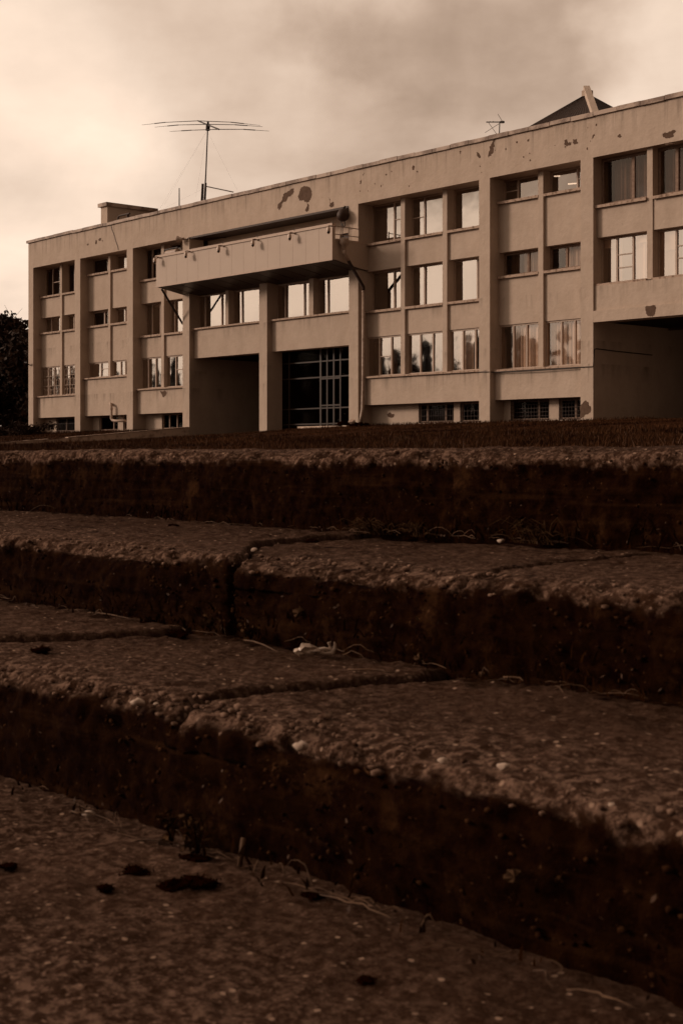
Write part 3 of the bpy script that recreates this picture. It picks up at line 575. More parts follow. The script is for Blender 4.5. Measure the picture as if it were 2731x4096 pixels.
MB().tube([(-55.0, Yd(-.25), 12.1), (-55.0, Yd(-.3), 11.2)], .02, 5).tube([(-55.05, Yd(-.25), 12.1), (-55.12, Yd(-.3), 11.7), (-55.2, Yd(-.3), 11.1)], .014, 5).build('cable', 'dark', fx)
MB().tube([(-55, Yd(-.25), 12.8), (-55, Yd(-.1), 12.97)], .05, 6).build('hanger', 'dark', fx)
# big three-element aerial
AY = Yd(4); A = empty('radio_aerial', (-72.9, AY, 14.4), 'tall roof mast carrying a wide three-element radio aerial', 'aerial')
AP = lambda x, y, dy=0: onY(x*1.7417, y*1.7417, AY+dy)
mt = MB(); mt.tube([AP(469, 470), AP(473, 400), AP(477.5, 290)], [.055, .042, .038], 6); mt.build('mast', 'rust', A)
MB().tube([AP(477.3, 300), AP(478, 286)], .13, 8).tube([AP(478, 286), AP(478, 280)], .07, 6).build('rotator', 'dark', A)
MB().tube([AP(455, 277.5, 1.6), AP(478, 287), AP(503, 297, -1.6)], .05, 6).build('boom', 'dark', A)
for pts, dy in (([(326, 287), (380, 281), (455, 277.5), (530, 280.5), (597, 288)], 1.6), ([(356, 292), (410, 287), (478, 285.5), (540, 286.5), (603, 291)], 0), ([(390, 302), (440, 299), (503, 297), (560, 297), (618, 301)], -1.6)):
    q = [AP(x, y, dy) for x, y in pts]; MB().tube(q, [.010, .02, .026, .02, .010], 5).tube([q[0].lerp(q[1], .55), q[1]], .03, 5).tube([q[3], q[3].lerp(q[4], .45)], .03, 5).build('element', 'dark', A)
bt = MB(); bt.tube([AP(464, 462), AP(466, 422)], .08, 6).tube([AP(471, 462), AP(473, 420)], .06, 6).tube([AP(474, 428), AP(536, 441)], .035, 5).build('support', 'rust', A)
gw = MB()
for e in ((368, 478), (378, 470), (545, 437), (450, 452)): gw.tube([AP(476, 300), AP(*e, -2)], .002, 4)
gw.tube([AP(474, 430), AP(370, 482, -2)], .002, 4); gw.build('guy_wire', 'rust', A)
tag(MB().tube([onY(412*1.7417, 480*1.7417, Yd(3)), onY(412*1.7417, 432*1.7417, Yd(3))], [.04, .03], 6).build('rod_aerial', 'rust'), 'short upright rod aerial on the roof left of the tall mast', 'aerial')
t = empty('television_aerial', (-46.5, Yd(2), 14.4), 'small crooked television aerial on the parapet left of the pyramid roof', 'aerial')
sa = lambda x, y, dy=0: onY(1900+x*.53, 300+y*.53, Yd(2)+dy)
MB().tube([sa(180, 460), sa(184, 350)], .024, 6).build('mast', 'dark', t)
MB().tube([sa(84, 355), sa(215, 355)], .026, 6).build('boom', 'dark', t); MB().tube([sa(190, 355), sa(215, 355)], .06, 6).build('balun', 'dark', t)
for a, b in (((170, 295), (203, 350)), ((73, 435), (183, 365)), ((98, 358), (160, 445)), ((86, 350), (86, 362)), ((110, 348), (110, 360)), ((135, 347), (135, 360))): MB().tube([sa(*a), sa(*b)], .012, 4).build('element', 'rust', t)
for i, (a, b, lb) in enumerate((((595, 765), (637, 762), 'lit ceiling tube behind the top-floor window, the higher of two'), ((700, 823), (765, 818), 'lit ceiling tube behind the top-floor window, the lower of two'))):
    p, q = [onY(1900+x*.53, 300+y*.53, Yd(1.35)) for x, y in (a, b)]
    tag(MB().tube([p, q], .03, 6).build('tube_lamp', 'lit'), lb, 'lamp', 'lit ceiling tubes')

# ------------------------------------------------------------------ retaining wall, rubble, shrubs, trees
rw = empty('retaining_wall', (-68.8, 42, 1), 'low cracked rendered retaining wall running out from the entrance pier', 'wall')
q = MB(); n = 12
for i in range(n):
    y0 = 34.5+(YF-.01-34.5)*i/n; y1 = 34.5+(YF-.01-34.5)*(i+1)/n; z0 = .92+(2.03-.92)*i/n; z1 = .92+(2.03-.92)*(i+1)/n; b = len(q.v)
    q.v += [(-69.0, y0, .2), (-68.72, y0, .2), (-68.72, y0, z0), (-69.0, y0, z0), (-69.0, y1, .2), (-68.72, y1, .2), (-68.72, y1, z1), (-69.0, y1, z1)]
    q.f += [(b, b+1, b+2, b+3), (b+4, b+5, b+6, b+7), (b+1, b+5, b+6, b+2), (b, b+4, b+7, b+3)]
q.build('body', 'lowwall', rw, fix=True)
q = MB()
for i in range(n):
    y0 = 34.5+(YF-.03-34.5)*i/n; y1 = 34.5+(YF-.03-34.5)*(i+1)/n-.02; z0 = .92+1.11*i/n; z1 = .92+1.11*(i+1)/n; b = len(q.v); e = .05*random.random() if i != 4 else .12
    for yy, zz in ((y0, z0), (y1, z1)): q.v += [(-69.03, yy, zz+.002), (-68.70+e*.0, yy, zz+.002), (-68.70, yy, zz+.06-e*.5), (-69.03, yy, zz+.06-e*.5)]
    q.f += [(b, b+1, b+2, b+3), (b+4, b+5, b+6, b+7), (b+1, b+5, b+6, b+2), (b, b+4, b+7, b+3), (b+3, b+2, b+6, b+7)]
q.build('coping', 'sill', rw)
q = MB(); 
def lump(mb, c, r, n=10, sq=.7, seed=0):
    rr = random.Random(seed); b = bmesh.new(); bmesh.ops.create_icosphere(b, subdivisions=2, radius=1)
    o = np.array([v.co[:] for v in b.verts]); d = 1+.9*fbm(o[:, 0]*1.3+seed, o[:, 1]*1.3+seed*.7, o[:, 2]*1.3, 3)
    i = len(mb.v); R = r if isinstance(r, tuple) else (r, r, r*sq)
    mb.v += [(c[0]+R[0]*p[0]*k, c[1]+R[1]*p[1]*k, c[2]+R[2]*p[2]*k) for p, k in zip(o, d)]
    mb.f += [tuple(i+v.index for v in f.verts) for f in b.faces]; b.free(); return mb
for i in range(9): lump(q, (-53.9+random.uniform(-.9, 1.1), Yd(-.35)+random.uniform(-.3, .2), ground(-53.5, 47.7)+.06), random.uniform(.12, .3), seed=i)
tag(q.build('rubble_heap', 'moss'), 'dark heap of rubble and soil at the foot of the drainpipe', 'rubble')
tag(lump(MB(), (-53.9, Yd(-.6), float(ground(-53.9, 47.5))+.22), (.2, .12, .13), seed=4).build('broken_block', 'pebble'), 'pale broken chunk lying on the dark rubble by the drainpipe', 'rubble')

def leaves(pts, size, up=.3):
    n = len(pts); d = rng.normal(size=(n, 3)); d /= np.linalg.norm(d, axis=1)[:, None]; e = np.cross(d, rng.normal(size=(n, 3))); e /= np.linalg.norm(e, axis=1)[:, None]
    s = size*rng.uniform(.5, 1.3, (n, 1)); a = d*s; b = e*s*.5
    Vv = np.stack([pts-a, pts+b, pts+a, pts-b], 1).reshape(-1, 3); return Vv, np.arange(4*n).reshape(-1, 4)
def tree(x, y, h, rad, nl, label, leaf='leaf', low=.12, size=.24, bare=40, seed=1, group='dark trees beyond the left end of the block', name='tree'):
    rr = random.Random(seed); z0 = float(ground(x, y)); t = empty(name, (x, y, z0), label, 'tree', group)
    tr = MB(); tr.tube([(x, y, z0-.2), (x+.1, y, z0+h*.35), (x-.1, y+.15, z0+h*.7), (x, y, z0+h*.95)], [.2*h/10, .15*h/10, .09*h/10, .02], 8); tr.build('trunk', 'bark', t, True)
    br = MB(); C = []
    for i in range(26):
        f = low+(1-low)*((i+.5)/26)**.8; a = rr.uniform(0, 6.283); l = rad*(1.05-.75*max(0, f-.35)/.65)*rr.uniform(.55, 1.05)
        p0 = Vector((x, y, z0+h*f*.72)); p2 = Vector((x+math.cos(a)*l, y+math.sin(a)*l, z0+h*min(.97, f+.1*rr.random()))); p1 = p0.lerp(p2, .5)+Vector((0, 0, -.2))
        br.tube([p0, p1, p2], [.06, .04, .015], 5)
        C.append((p2, rad*rr.uniform(.28, .5))); C.append((p0.lerp(p2, .6), rad*rr.uniform(.3, .5)))
    for i in range(bare):
        c, r_ = C[rr.randrange(len(C))]; d = Vector((rr.gauss(0, .5), rr.gauss(0, .5), rr.uniform(.3, 1.2))); br.tube([c, c+d*.7, c+d*1.5+Vector((rr.gauss(0, .2), 0, .2))], [.03, .02, .008], 4)
    br.build('branches', 'bark', t)
    k = nl//len(C); P = []
    for c, r_ in C:
        q = rng.normal(size=(k, 3)); q /= np.linalg.norm(q, axis=1)[:, None]; P.append(np.array(c)+q*(r_*rng.uniform(.35, 1.15, (k, 1)))*np.array([1, 1, .75]))
    P = np.concatenate(P); P[:, 2] = np.maximum(P[:, 2], z0+.05)
    Vv, Ff = leaves(P, size); np_mesh('crown', Vv, Ff, leaf, t)
    return t
for i, (x, y, z, h, rad, lf, lb) in enumerate((
        (-102.6, 55.0, 0, 9.3, 3.6, 'leaf', 'dense dark tree with a rounded top at the left edge'),
        (-97.6, 54.0, 0, 7.6, 2.9, 'leaf2', 'thin-topped dark tree standing against the end wall'),
        (-109.5, 54.0, 0, 9.8, 3.8, 'leaf', 'dark tree cut off by the left edge of the picture'),
        (-105.0, 66.0, 0, 10.8, 3.2, 'leaf2', 'bare-twigged taller tree showing behind the dark round one'),
        (-98.5, 47.6, 0, 4.6, 2.8, 'leaf', 'low bushy tree in front of the taller dark ones'),
        (-104.0, 49.0, 0, 5.0, 3.2, 'leaf', 'low bushy tree at the left edge below the round crown'),
        (-97.5, 60.0, 0, 6.2, 3.2, 'leaf', 'bushy dark tree half hidden by the end wall'))):
    tree(x, y, h*.94, rad, 17000, lb, lf, low=.02, seed=i+3, size=.24, bare=60)
for i in range(38):                                   # mirrored in the ground-floor panes
    x = -80-i*4.1+random.uniform(-1.4, 1.4); y = -20-random.uniform(0, 6); h = random.uniform(11.8, 14.8)
    tree(x, y, h, random.uniform(1.3, 2.0), 3800, 'dark roadside tree mirrored in the ground-floor windows', 'leaf2', low=.05, seed=40+i, size=.42, bare=120, group='roadside trees mirrored in the panes', name='roadside_tree')
Pw = np.stack([rng.uniform(-210, -93, 26000), rng.uniform(72, 84, 26000), np.zeros(26000)], 1)
Pw[:, 2] = 1.9+(6.2+2.6*vnoise(Pw[:, 0]*.22, 3.)+1.5*vnoise(Pw[:, 0]*.9, 1.))*rng.random(26000)**.75
Vv, Ff = leaves(Pw, .42); tag(np_mesh('distant_wood', Vv, Ff, 'leaf'), 'dark far-off wood behind the trees on the left', 'wood', kind='stuff')
def shrub(x, y, r, h, label, seed):
    z0 = float(ground(x, y)); t = empty('shrub', (x, y, z0), label, 'shrub', 'low shrubs by the left end pier'); P = []; st = MB(); rr = random.Random(seed)
    for i in range(14):
        c = Vector((x+rr.gauss(0, r*.45), y+rr.gauss(0, r*.4), z0+rr.uniform(.1, h*.8))); st.tube([(x, y, z0), tuple(c)], [.02, .008], 4)
        q = rng.normal(size=(130, 3)); P.append(np.array(c)+q*np.array([r*.2, r*.2, h*.16]))
    P = np.concatenate(P); P[:, 2] = np.maximum(P[:, 2], z0+.03); Vv, Ff = leaves(P, .09); st.build('stems', 'bark', t); np_mesh('foliage', Vv, Ff, 'leaf', t)
shrub(-82.9, 45.4, 1.25, .85, 'low dark shrub in front of the left end bay', 1); shrub(-86.1, 45.2, .7, .5, 'smaller dark shrub left of the end pier', 2)

# ------------------------------------------------------------------ lawn grass (stuff)
def blades(X, Y, Z, hgt, wid, lean=.5):
    n = len(X); a = rng.uniform(0, 6.283, n); d = np.stack([np.cos(a), np.sin(a), 0*a], 1); b = rng.uniform(0, 6.283, n)
    ln = np.stack([np.cos(b), np.sin(b), 0*b], 1)*(rng.uniform(.1, lean, n)*hgt)[:, None]; p = np.stack([X, Y, Z], 1)
    top = p+ln+np.stack([0*a, 0*a, hgt], 1); mid = p+ln*.35+np.stack([0*a, 0*a, hgt*.6], 1); w2 = d*wid[:, None]
    Vv = np.stack([p-w2, p+w2, mid-w2*.7, mid+w2*.7, top], 1).reshape(-1, 3); i = np.arange(n)[:, None]*5
    return Vv, np.concatenate([i+np.array([[0, 1, 3]]), i+np.array([[0, 3, 2]]), i+np.array([[2, 3, 4]])])
n = 210000; Yg = 9+39*rng.random(n)**.8; tt = Yg/rng.uniform(.40, .86, n)
ca = (Yg/tt-SN)/CS; Xg = (SN*ca-CS)*tt
k = (np.abs(ca) < .27); Xg, Yg = Xg[k], Yg[k]
k = ~((np.abs(Xg+68.86) < .2) & (Yg > 34)) & (Yg < YF-.02); Xg, Yg = Xg[k], Yg[k]
dn = vnoise(Xg*.35, Yg*.35)+.5; k = rng.random(len(Xg)) < .25+dn; Xg, Yg = Xg[k], Yg[k]
hg = (.05+.11*rng.random(len(Xg)))*(.35+1.3*(vnoise(Xg*.8, Yg*.8, 3)+.5))*(.6+1.0*(vnoise(Xg*.22, Yg*.22, 8.)+.5))*np.where(Yg > 40, .45, .85)
Vv, Ff = blades(Xg, Yg, ground(Xg, Yg)-.01, hg, .004+.00022*Yg*rng.uniform(.6, 1.4, len(Xg)))
tag(np_mesh('grass', Vv, Ff, 'grass'), 'rough dark lawn grass sloping up to the building', 'grass', kind='stuff')
k = rng.random(len(Xg)) < .014*(1+2*(vnoise(Xg*.4, Yg*.4, 7.)+.5)); q = np.nonzero(k & (Yg < 40))[0]
Vv, Ff = blades(Xg[q], Yg[q]+.03, ground(Xg[q], Yg[q]), hg[q]*1.3, .004+.00013*Yg[q]); tag(np_mesh('withered_grass', Vv, Ff, 'straw'), 'withered pale stalks scattered through the lawn', 'grass', kind='stuff')
n = 5000; Xg = rng.uniform(-90, -36, n); Yg = YF-rng.exponential(.12, n)-.02; hg = rng.uniform(.05, .17, n)
Vv, Ff = blades(Xg, Yg, ground(Xg, Yg)-.01, hg, np.full(n, .01)); tag(np_mesh('edge_grass', Vv, Ff, 'grass'), 'ragged grass fringe along the foot of the wall', 'grass', kind='stuff')

# ------------------------------------------------------------------ stairs
Z = [0, .148, .2776, .450]; YN = [None, .940, 1.392, 1.985]
XS = np.concatenate([np.arange(-30, -6, .25), np.arange(-6, -4.6, .03), np.arange(-4.6, -.25, .006), np.arange(-.25, 1.5, .03), np.arange(1.5, 12, .25)])
def crackpath(pts, z):                               # traced on the tread itself
    P = sorted([tuple(onZ(x*1.7417, y*1.7417, z))[:2] for x, y in pts], key=lambda p: p[1]); return np.array([p[1] for p in P]), np.array([p[0] for p in P])
CR = {2: [(crackpath([(717, 1230), (645, 1234), (598, 1241), (576, 1252), (560, 1270)], Z[2]), .0042, .0092), (crackpath([(1110, 1312), (1150, 1300), (1250, 1286), (1400, 1276)], Z[2]), .0035, .002)],
      1: [(crackpath([(-260, 1476), (0, 1467), (180, 1461), (372, 1452)], Z[1]), .010, .0075), (crackpath([(425, 1612), (455, 1597), (600, 1581), (760, 1566), (950, 1553)], Z[1]), .008, .006)], 3: []}
def conc_mat():
    m = bpy.data.materials.new('worn_concrete'); m.use_nodes = True; t = m.node_tree; b = t.nodes['Principled BSDF']; b.inputs['Roughness'].default_value = 1; b.inputs['Specular IOR Level'].default_value = .02
    g = t.nodes.new('ShaderNodeTexCoord').outputs['Object']
    def no(s, d=6, r=.65):
        n = t.nodes.new('ShaderNodeTexNoise'); n.inputs['Scale'].default_value = s; n.inputs['Detail'].default_value = d; n.inputs['Roughness'].default_value = r; t.links.new(g, n.inputs['Vector']); return n.outputs[0]
    def rm(x, a, b_, c=0, d=1):
        n = t.nodes.new('ShaderNodeMapRange'); t.links.new(x, n.inputs[0])
        for i, q in enumerate((a, b_, c, d)): n.inputs[1+i].default_value = q
        return n.outputs[0]
    def mx(f, a, b_):
        n = t.nodes.new('ShaderNodeMix'); n.data_type = 'RGBA'
        if hasattr(f, 'is_output'): t.links.new(f, n.inputs['Factor'])
        else: n.inputs['Factor'].default_value = f
        for s_, q in ((n.inputs['A'], a), (n.inputs['B'], b_)):
            if hasattr(q, 'is_output'): t.links.new(q, s_)
            else: s_.default_value = (*q, 1)
        return n.outputs['Result']
    we = t.nodes.new('ShaderNodeAttribute'); we.attribute_name = 'wear'; we = we.outputs['Fac']
    def mu(a, b_):
        n = t.nodes.new('ShaderNodeMath'); n.operation = 'MULTIPLY'
        for q, s_ in zip((a, b_), n.inputs):
            if hasattr(q, 'is_output'): t.links.new(q, s_)
            else: s_.default_value = q
        return n.outputs[0]
    c = mx(rm(no(5, 6, .65), .38, .62), (.033, .0165, .0098), (.076, .0415, .0275))      # stained slab
    c = mx(mu(rm(no(2.6, 5, .6), .42, .60), .6), c, (.036, .0185, .011))
    c = mx(mu(rm(no(120, 5, .8), .40, .58, .8, 0), 1.0), c, (.021, .0085, .004))          # fine grain
    c = mx(mu(rm(no(62, 5, .75), .47, .60), mu(rm(we, 0, 1, .22, .95), 1.0)), c, (.18, .11, .079))
    c = mx(mu(rm(no(44, 4, .7), .52, .64), rm(we, 0, 1, .35, .8)), c, (.024, .0098, .0046))
    c = mx(mu(rm(no(140, 3, .6), .60, .70), rm(we, 0, 1, .2, .9)), c, (.26, .165, .122))
    vo = t.nodes.new('ShaderNodeTexVoronoi'); vo.inputs['Scale'].default_value = 95; t.links.new(g, vo.inputs['Vector'])
    sx = t.nodes.new('ShaderNodeSeparateColor'); t.links.new(vo.outputs['Color'], sx.inputs[0])
    pk = t.nodes.new('ShaderNodeMath'); pk.operation = 'MULTIPLY'; t.links.new(rm(vo.outputs['Distance'], .32, .22), pk.inputs[0]); t.links.new(rm(sx.outputs[0], .90, .94), pk.inputs[1])
    c = mx(pk.outputs[0], c, (.30, .2, .145))
    m5 = t.nodes.new('ShaderNodeMapping'); m5.inputs['Scale'].default_value = (2.5, 2.5, 55); t.links.new(g, m5.inputs[0])
    n5 = t.nodes.new('ShaderNodeTexNoise'); n5.inputs['Scale'].default_value = 1; n5.inputs['Detail'].default_value = 4; t.links.new(m5.outputs[0], n5.inputs['Vector'])
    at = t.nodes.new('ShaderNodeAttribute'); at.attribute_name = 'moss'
    mc = mx(rm(no(38, 5, .7), .38, .66), (.0046, .0006, .0001), (.016, .0055, .0014))  # moss tones, taken darker to hold the low light on the risers
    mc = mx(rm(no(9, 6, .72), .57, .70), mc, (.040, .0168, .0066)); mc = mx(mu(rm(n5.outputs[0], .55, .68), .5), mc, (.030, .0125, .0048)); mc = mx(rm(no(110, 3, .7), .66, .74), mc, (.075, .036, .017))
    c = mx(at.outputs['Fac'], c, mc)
    t.links.new(c, b.inputs['Base Color'])
    bp = t.nodes.new('ShaderNodeBump'); bp.inputs['Distance'].default_value = .004; t.links.new(no(170, 5, .75), bp.inputs['Height']); t.links.new(bp.outputs[0], b.inputs['Normal'])
    return m
M['conc'] = conc_mat()
def strip(name, prof, k, parent=None, nose=None, rz=None):
    """grid swept along X from a (y,z) profile; worn by noise along its normal"""
    P = np.array(prof); ds = np.hypot(*np.diff(P, axis=0).T); s = np.concatenate([[0], np.cumsum(ds)])
    d = np.gradient(P, axis=0); d /= np.linalg.norm(d, axis=1)[:, None]; nrm = np.stack([d[:, 1], -d[:, 0]], 1); nrm *= -1 if nrm[0, 1] < 0 else 1
    Xg, Sg = np.meshgrid(XS, s); Yb = np.repeat(P[:, 0][:, None], len(XS), 1); Zb = np.repeat(P[:, 1][:, None], len(XS), 1)
    Ny, Nz = [np.repeat(nrm[:, i][:, None], len(XS), 1) for i in (0, 1)]
    rsr = sstep(.75, .3, Nz)                                  # 1 on the riser
    a = Xg*1.0; D = .008*fbm(a*1.6+k*5, Yb*1.6, Zb*1.6+k, 3)+.005*fbm(a*9+k, Yb*9, Zb*9, 3)+.0055*fbm(a*38, Yb*38, Zb*38+k, 4, .65)
    if nose is not None:
        q = np.exp(-((Yb-nose)/.05)**2)*np.exp(-((Zb-rz)/.05)**2)   # edges broken away
        ch = np.clip(fbm(a*4.1+k*9, a*0+k, Zb*4, 4, .6)+.08, 0, 1); D = D-q*ch*.03-q*.010*np.clip(fbm(a*22, Yb*22, Zb*22, 3, .6), 0, 1)*3
        D = D+rsr*(.016*fbm(a*10+3, Zb*10, k*1.7, 3, .6)+.010*np.abs(fbm(a*34, Zb*34, k*2.3, 3, .65))+.004*np.exp(-((Zb-rz+.075)/.004)**2)*(vnoise(a*3, k*5.)>-.15))
    else: D = D*.8
    X2 = Xg; Y2 = Yb+Ny*D; Z2 = Zb+Nz*D
    if nose is not None: Y2 = Y2+.022*vnoise(Xg*.7+k*3.7, k*1.3)+.007*vnoise(Xg*2.3+k, 2.2)*1.0; Z2 = Z2+.006*vnoise(Xg*.9+k*2, 9.1)*sstep(0, .05, Zb-Z[k-1])
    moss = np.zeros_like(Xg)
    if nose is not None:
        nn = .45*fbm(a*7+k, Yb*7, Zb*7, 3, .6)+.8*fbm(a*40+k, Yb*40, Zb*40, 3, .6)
        moss = np.clip((rz-{1: .010, 2: .006, 3: .021}[k]-Zb+nn*.026)/.011, 0, 1)  # riser moss, with the shade below the lit nose painted in
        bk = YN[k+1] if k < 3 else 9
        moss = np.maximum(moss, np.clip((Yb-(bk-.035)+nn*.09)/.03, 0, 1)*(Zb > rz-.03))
    for (cy, cx_), wd, off in CR.get(k, []):
        xc = np.interp(Yb, cy, cx_)+.012*fbm(Yb*25, Zb*25, k, 3)+.022*fbm(Zb*30, Yb*3, k+5., 3)*(Zb < rz-.02); sl = np.abs(np.gradient(np.interp(P[:, 0], cy, cx_), P[:, 0]+1e-6*np.arange(len(P))))[:, None]
        inside = (Yb > cy.min()-.08) & (Yb < cy.max()+.1)
        dist = np.abs(Xg-xc)/np.sqrt(1+np.clip(sl, 0, 6)**2); gq = np.exp(-(dist/wd)**2)*inside*(1 if off > .009 else np.clip((Zb-rz+.035)/.02, 0, 1))
        Z2 = Z2-gq*Nz*.035-off*(Xg > xc)*np.clip(1-(Xg-xc)/.9, 0, 1)*(Zb > rz-.05); Y2 = Y2-gq*Ny*.03; moss = np.maximum(moss, np.clip(gq*1.2, 0, 1))
    ny_, nx_ = Xg.shape; I = (np.arange(ny_-1)[:, None]*nx_+np.arange(nx_-1)[None]).ravel(); F = np.stack([I, I+nx_, I+nx_+1, I+1], 1)
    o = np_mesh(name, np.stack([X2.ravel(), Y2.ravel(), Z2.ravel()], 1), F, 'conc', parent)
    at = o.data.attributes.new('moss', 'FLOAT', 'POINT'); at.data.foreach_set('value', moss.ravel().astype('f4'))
    if k: we = np.exp(-np.clip(Yb-YN[k]-.02, 0, 9)/.11)*(.55+.9*(vnoise(Xg*2.3, Yb*2.3, k)+.5))+.35*(vnoise(Xg*5, Yb*5, k+4.)+.2)
    else: we = sstep(.95, .45, Yb)*.75+.75*vnoise(Xg*4.5, Yb*4.5, 2.)+.1
    at = o.data.attributes.new('wear', 'FLOAT', 'POINT'); at.data.foreach_set('value', np.clip(we, 0, 1).ravel().astype('f4'))
    o.data.polygons.foreach_set('use_smooth', [True]*len(o.data.polygons)); return o
ST = empty('concrete_steps', (-2.5, 1.4, 0), 'worn cracked concrete steps with mossy risers darkened by painted shade in the foreground', 'steps')
def prof(k):
    z, yn = Z[k], YN[k]; back = YN[k+1]+.06 if k < 3 else 2.7; R = .030
    p = [(y, z) for y in np.arange(back, yn+R, -.006)]
    if k == 3: p = [(y, z) for y in np.arange(2.7, 2.3, -.05)]+[(y, z) for y in np.arange(2.3, yn+R, -.006)]
    p += [(yn+R-R*math.sin(a), z-R+R*math.cos(a)) for a in np.linspace(0, math.pi/2, 9)]
    p += [(yn, zz) for zz in np.arange(z-R-.005, Z[k-1]-.045, -.005)]; return p
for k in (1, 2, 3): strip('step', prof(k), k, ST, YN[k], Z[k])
ld = strip('path', [(y, 0) for y in np.concatenate([np.arange(1.02, .35, -.006), np.arange(.35, -1.5, -.05), [-2.5, -4]])], 0); tag(ld, kind='structure')

# ------------------------------------------------------------------ litter, weeds, pebbles on the steps
def surf(x, y, k):                                    # point of a tread, kept clear of the riser behind it
    p = onZ(x*1.7417, y*1.7417, Z[k])
    if k < 3 and p.y > YN[k+1]-.022:
        r = ray(x*1.7417, y*1.7417); t = (YN[k+1]-.022)/r.y; p = Vector((r.x*t, r.y*t, Z[k]))
    return p
MC = [((95, 1496), 1, .020, 'round black moss clump alone on the lowest tread near the left edge'), ((410, 1459), 1, .024, 'ragged black moss clump at the right end of the long joint'), ((312, 2005), 0, .024, 'oval black moss clump on the bottom slab, largest and leftmost of the cluster'),
      ((450, 1975), 0, .026, 'curved black moss clump close under the lowest riser'), ((400, 2035), 0, .022, 'flat black moss clump nearest the viewer in the cluster'), ((455, 2030), 0, .026, 'broad black moss clump at the right end of the cluster'), ((15, 1992), 0, .015, 'black moss clump cut by the left picture edge'), ((245, 2042), 0, .014, 'thin black moss streak left of the cluster'), ((720, 2030), 0, .018, 'black moss clump below the white stick'), ((345, 1421), 1, .032, 'wide black moss clump against the second riser'),
      ((398, 1209), 2, .020, 'small black moss clump at the back of the upper tread'), ((715, 1244), 2, .016, 'dark moss scrap right of the upper crack'), ((360, 1196), 2, .024, 'flat black clump under the top riser'), ((485, 1198), 2, .018, 'dark clump under the top riser right of the flat one'), ((945, 1240), 2, .018, 'dark clump under the weeds on the upper tread'), ((840, 2255), 0, .012, 'dark scrap on the near bottom slab')]
for i, ((x, y), k, r, lb) in enumerate(MC):
    p = surf(x, y, k); r *= .62; o = lump(MB(), (p.x, p.y, p.z+.001), (r*1.15, r, r*.36), seed=i+11)
    tv, tf = leaves(np.array([(q_[0], q_[1], q_[2]) for q_ in o.v for _ in range(3)])+rng.normal(0, r*.10, (len(o.v)*3, 3)), r*.16); i0 = len(o.v); o.v += [tuple(q_) for q_ in tv]; o.f += [tuple(int(w_)+i0 for w_ in q_) for q_ in tf]
    o = o.build('moss_clump', 'moss', fix=False); tag(o, lb, 'moss', 'black moss clumps on the steps')
def pebble(x, y, k, r, lb, dz=0): 
    r *= .5; dz *= .6
    p = surf(x, y, k); o = lump(MB(), (p.x, p.y, p.z+dz+r*.3), (r*1.3, r, r*.75), seed=int(x)).build('pebble', 'pebble', smooth=True); tag(o, lb, 'pebble', 'pale pebbles on the steps')
pebble(316, 1602, 1, .0125, 'white pebble standing out on the broken nose of the lowest step', -.012); pebble(358, 1604, 1, .006, 'tiny white pebble just right of the big white one', -.012)
pebble(694, 1690, 1, .013, 'pale stone set in the nose of the lowest step', -.02); pebble(1016, 1744, 1, .009, 'pale pebble on the lowest tread, left of its neighbour', -.004); pebble(1155, 1757, 1, .009, 'pale pebble on the lowest tread near the rightmost one', -.004)
pebble(585, 1262, 2, .009, 'pale stone in the edge of the upper crack', -.004); pebble(1150, 1222, 2, .010, 'pale stone under the top riser among straw', 0); pebble(1430, 1332, 2, .006, 'tiny pale pebble on the upper nose far right', -.012); pebble(1404, 1830, 1, .008, 'pale pebble in the nose far right', -.015)
pebble(207, 1835, 0, .014, 'greyish pebble at the foot of the lowest riser on the left', 0); pebble(345, 1424, 1, .008, 'pale pebble in the black clump by the second riser', 0)
# crumpled wrapper
p = surf(722, 1507, 1)+Vector((0, 0, .003)); wr = empty('plastic_wrapper', tuple(p), 'crumpled white plastic wrapper lying at the foot of the second riser', 'litter')
rr_ = rt; q = MB()
def crumple(mb, c, r, seed):
    i = len(mb.v); lump(mb, (0, 0, 0), r, seed=seed)
    for n_ in range(i, len(mb.v)):
        x_, y_, z_ = mb.v[n_]; k_ = 1+1.1*float(fbm(x_*150+seed, y_*150, z_*150, 2)); v_ = Vector(c)+rt*(x_*k_)+Vector((-rt.y, rt.x, 0))*(y_*k_)+up*(z_*k_); mb.v[n_] = tuple(v_)
crumple(q, p+rt*-.010+up*.006, (.0125, .007, .0075), 5); crumple(q, p+rt*-.020+up*.004, (.009, .006, .005), 8); crumple(q, p+rt*.001+up*.005, (.007, .006, .006), 3)
q.build('bag', 'plastic', wr)
c = p+rt*.006
q = MB(); q.tube([c+up*.006, c+rt*.008+up*.008, c+rt*.018+up*.0065, c+rt*.019+up*.002, c+rt*.009+up*.001, c+up*.003], [.003, .0022, .002, .003, .002, .003], 6)
q.tube([c+rt*.019+up*.001, c+rt*.023+up*.008, c+rt*.0235+up*.014, c+rt*.022+up*.017], [.003, .003, .002, .001], 6); q.tube([c+rt*.018+up*.006, c+rt*.016+up*.012, c+rt*.015+up*.017], [.002, .0015, .003], 6); q.build('twisted_end', 'plastic', wr)
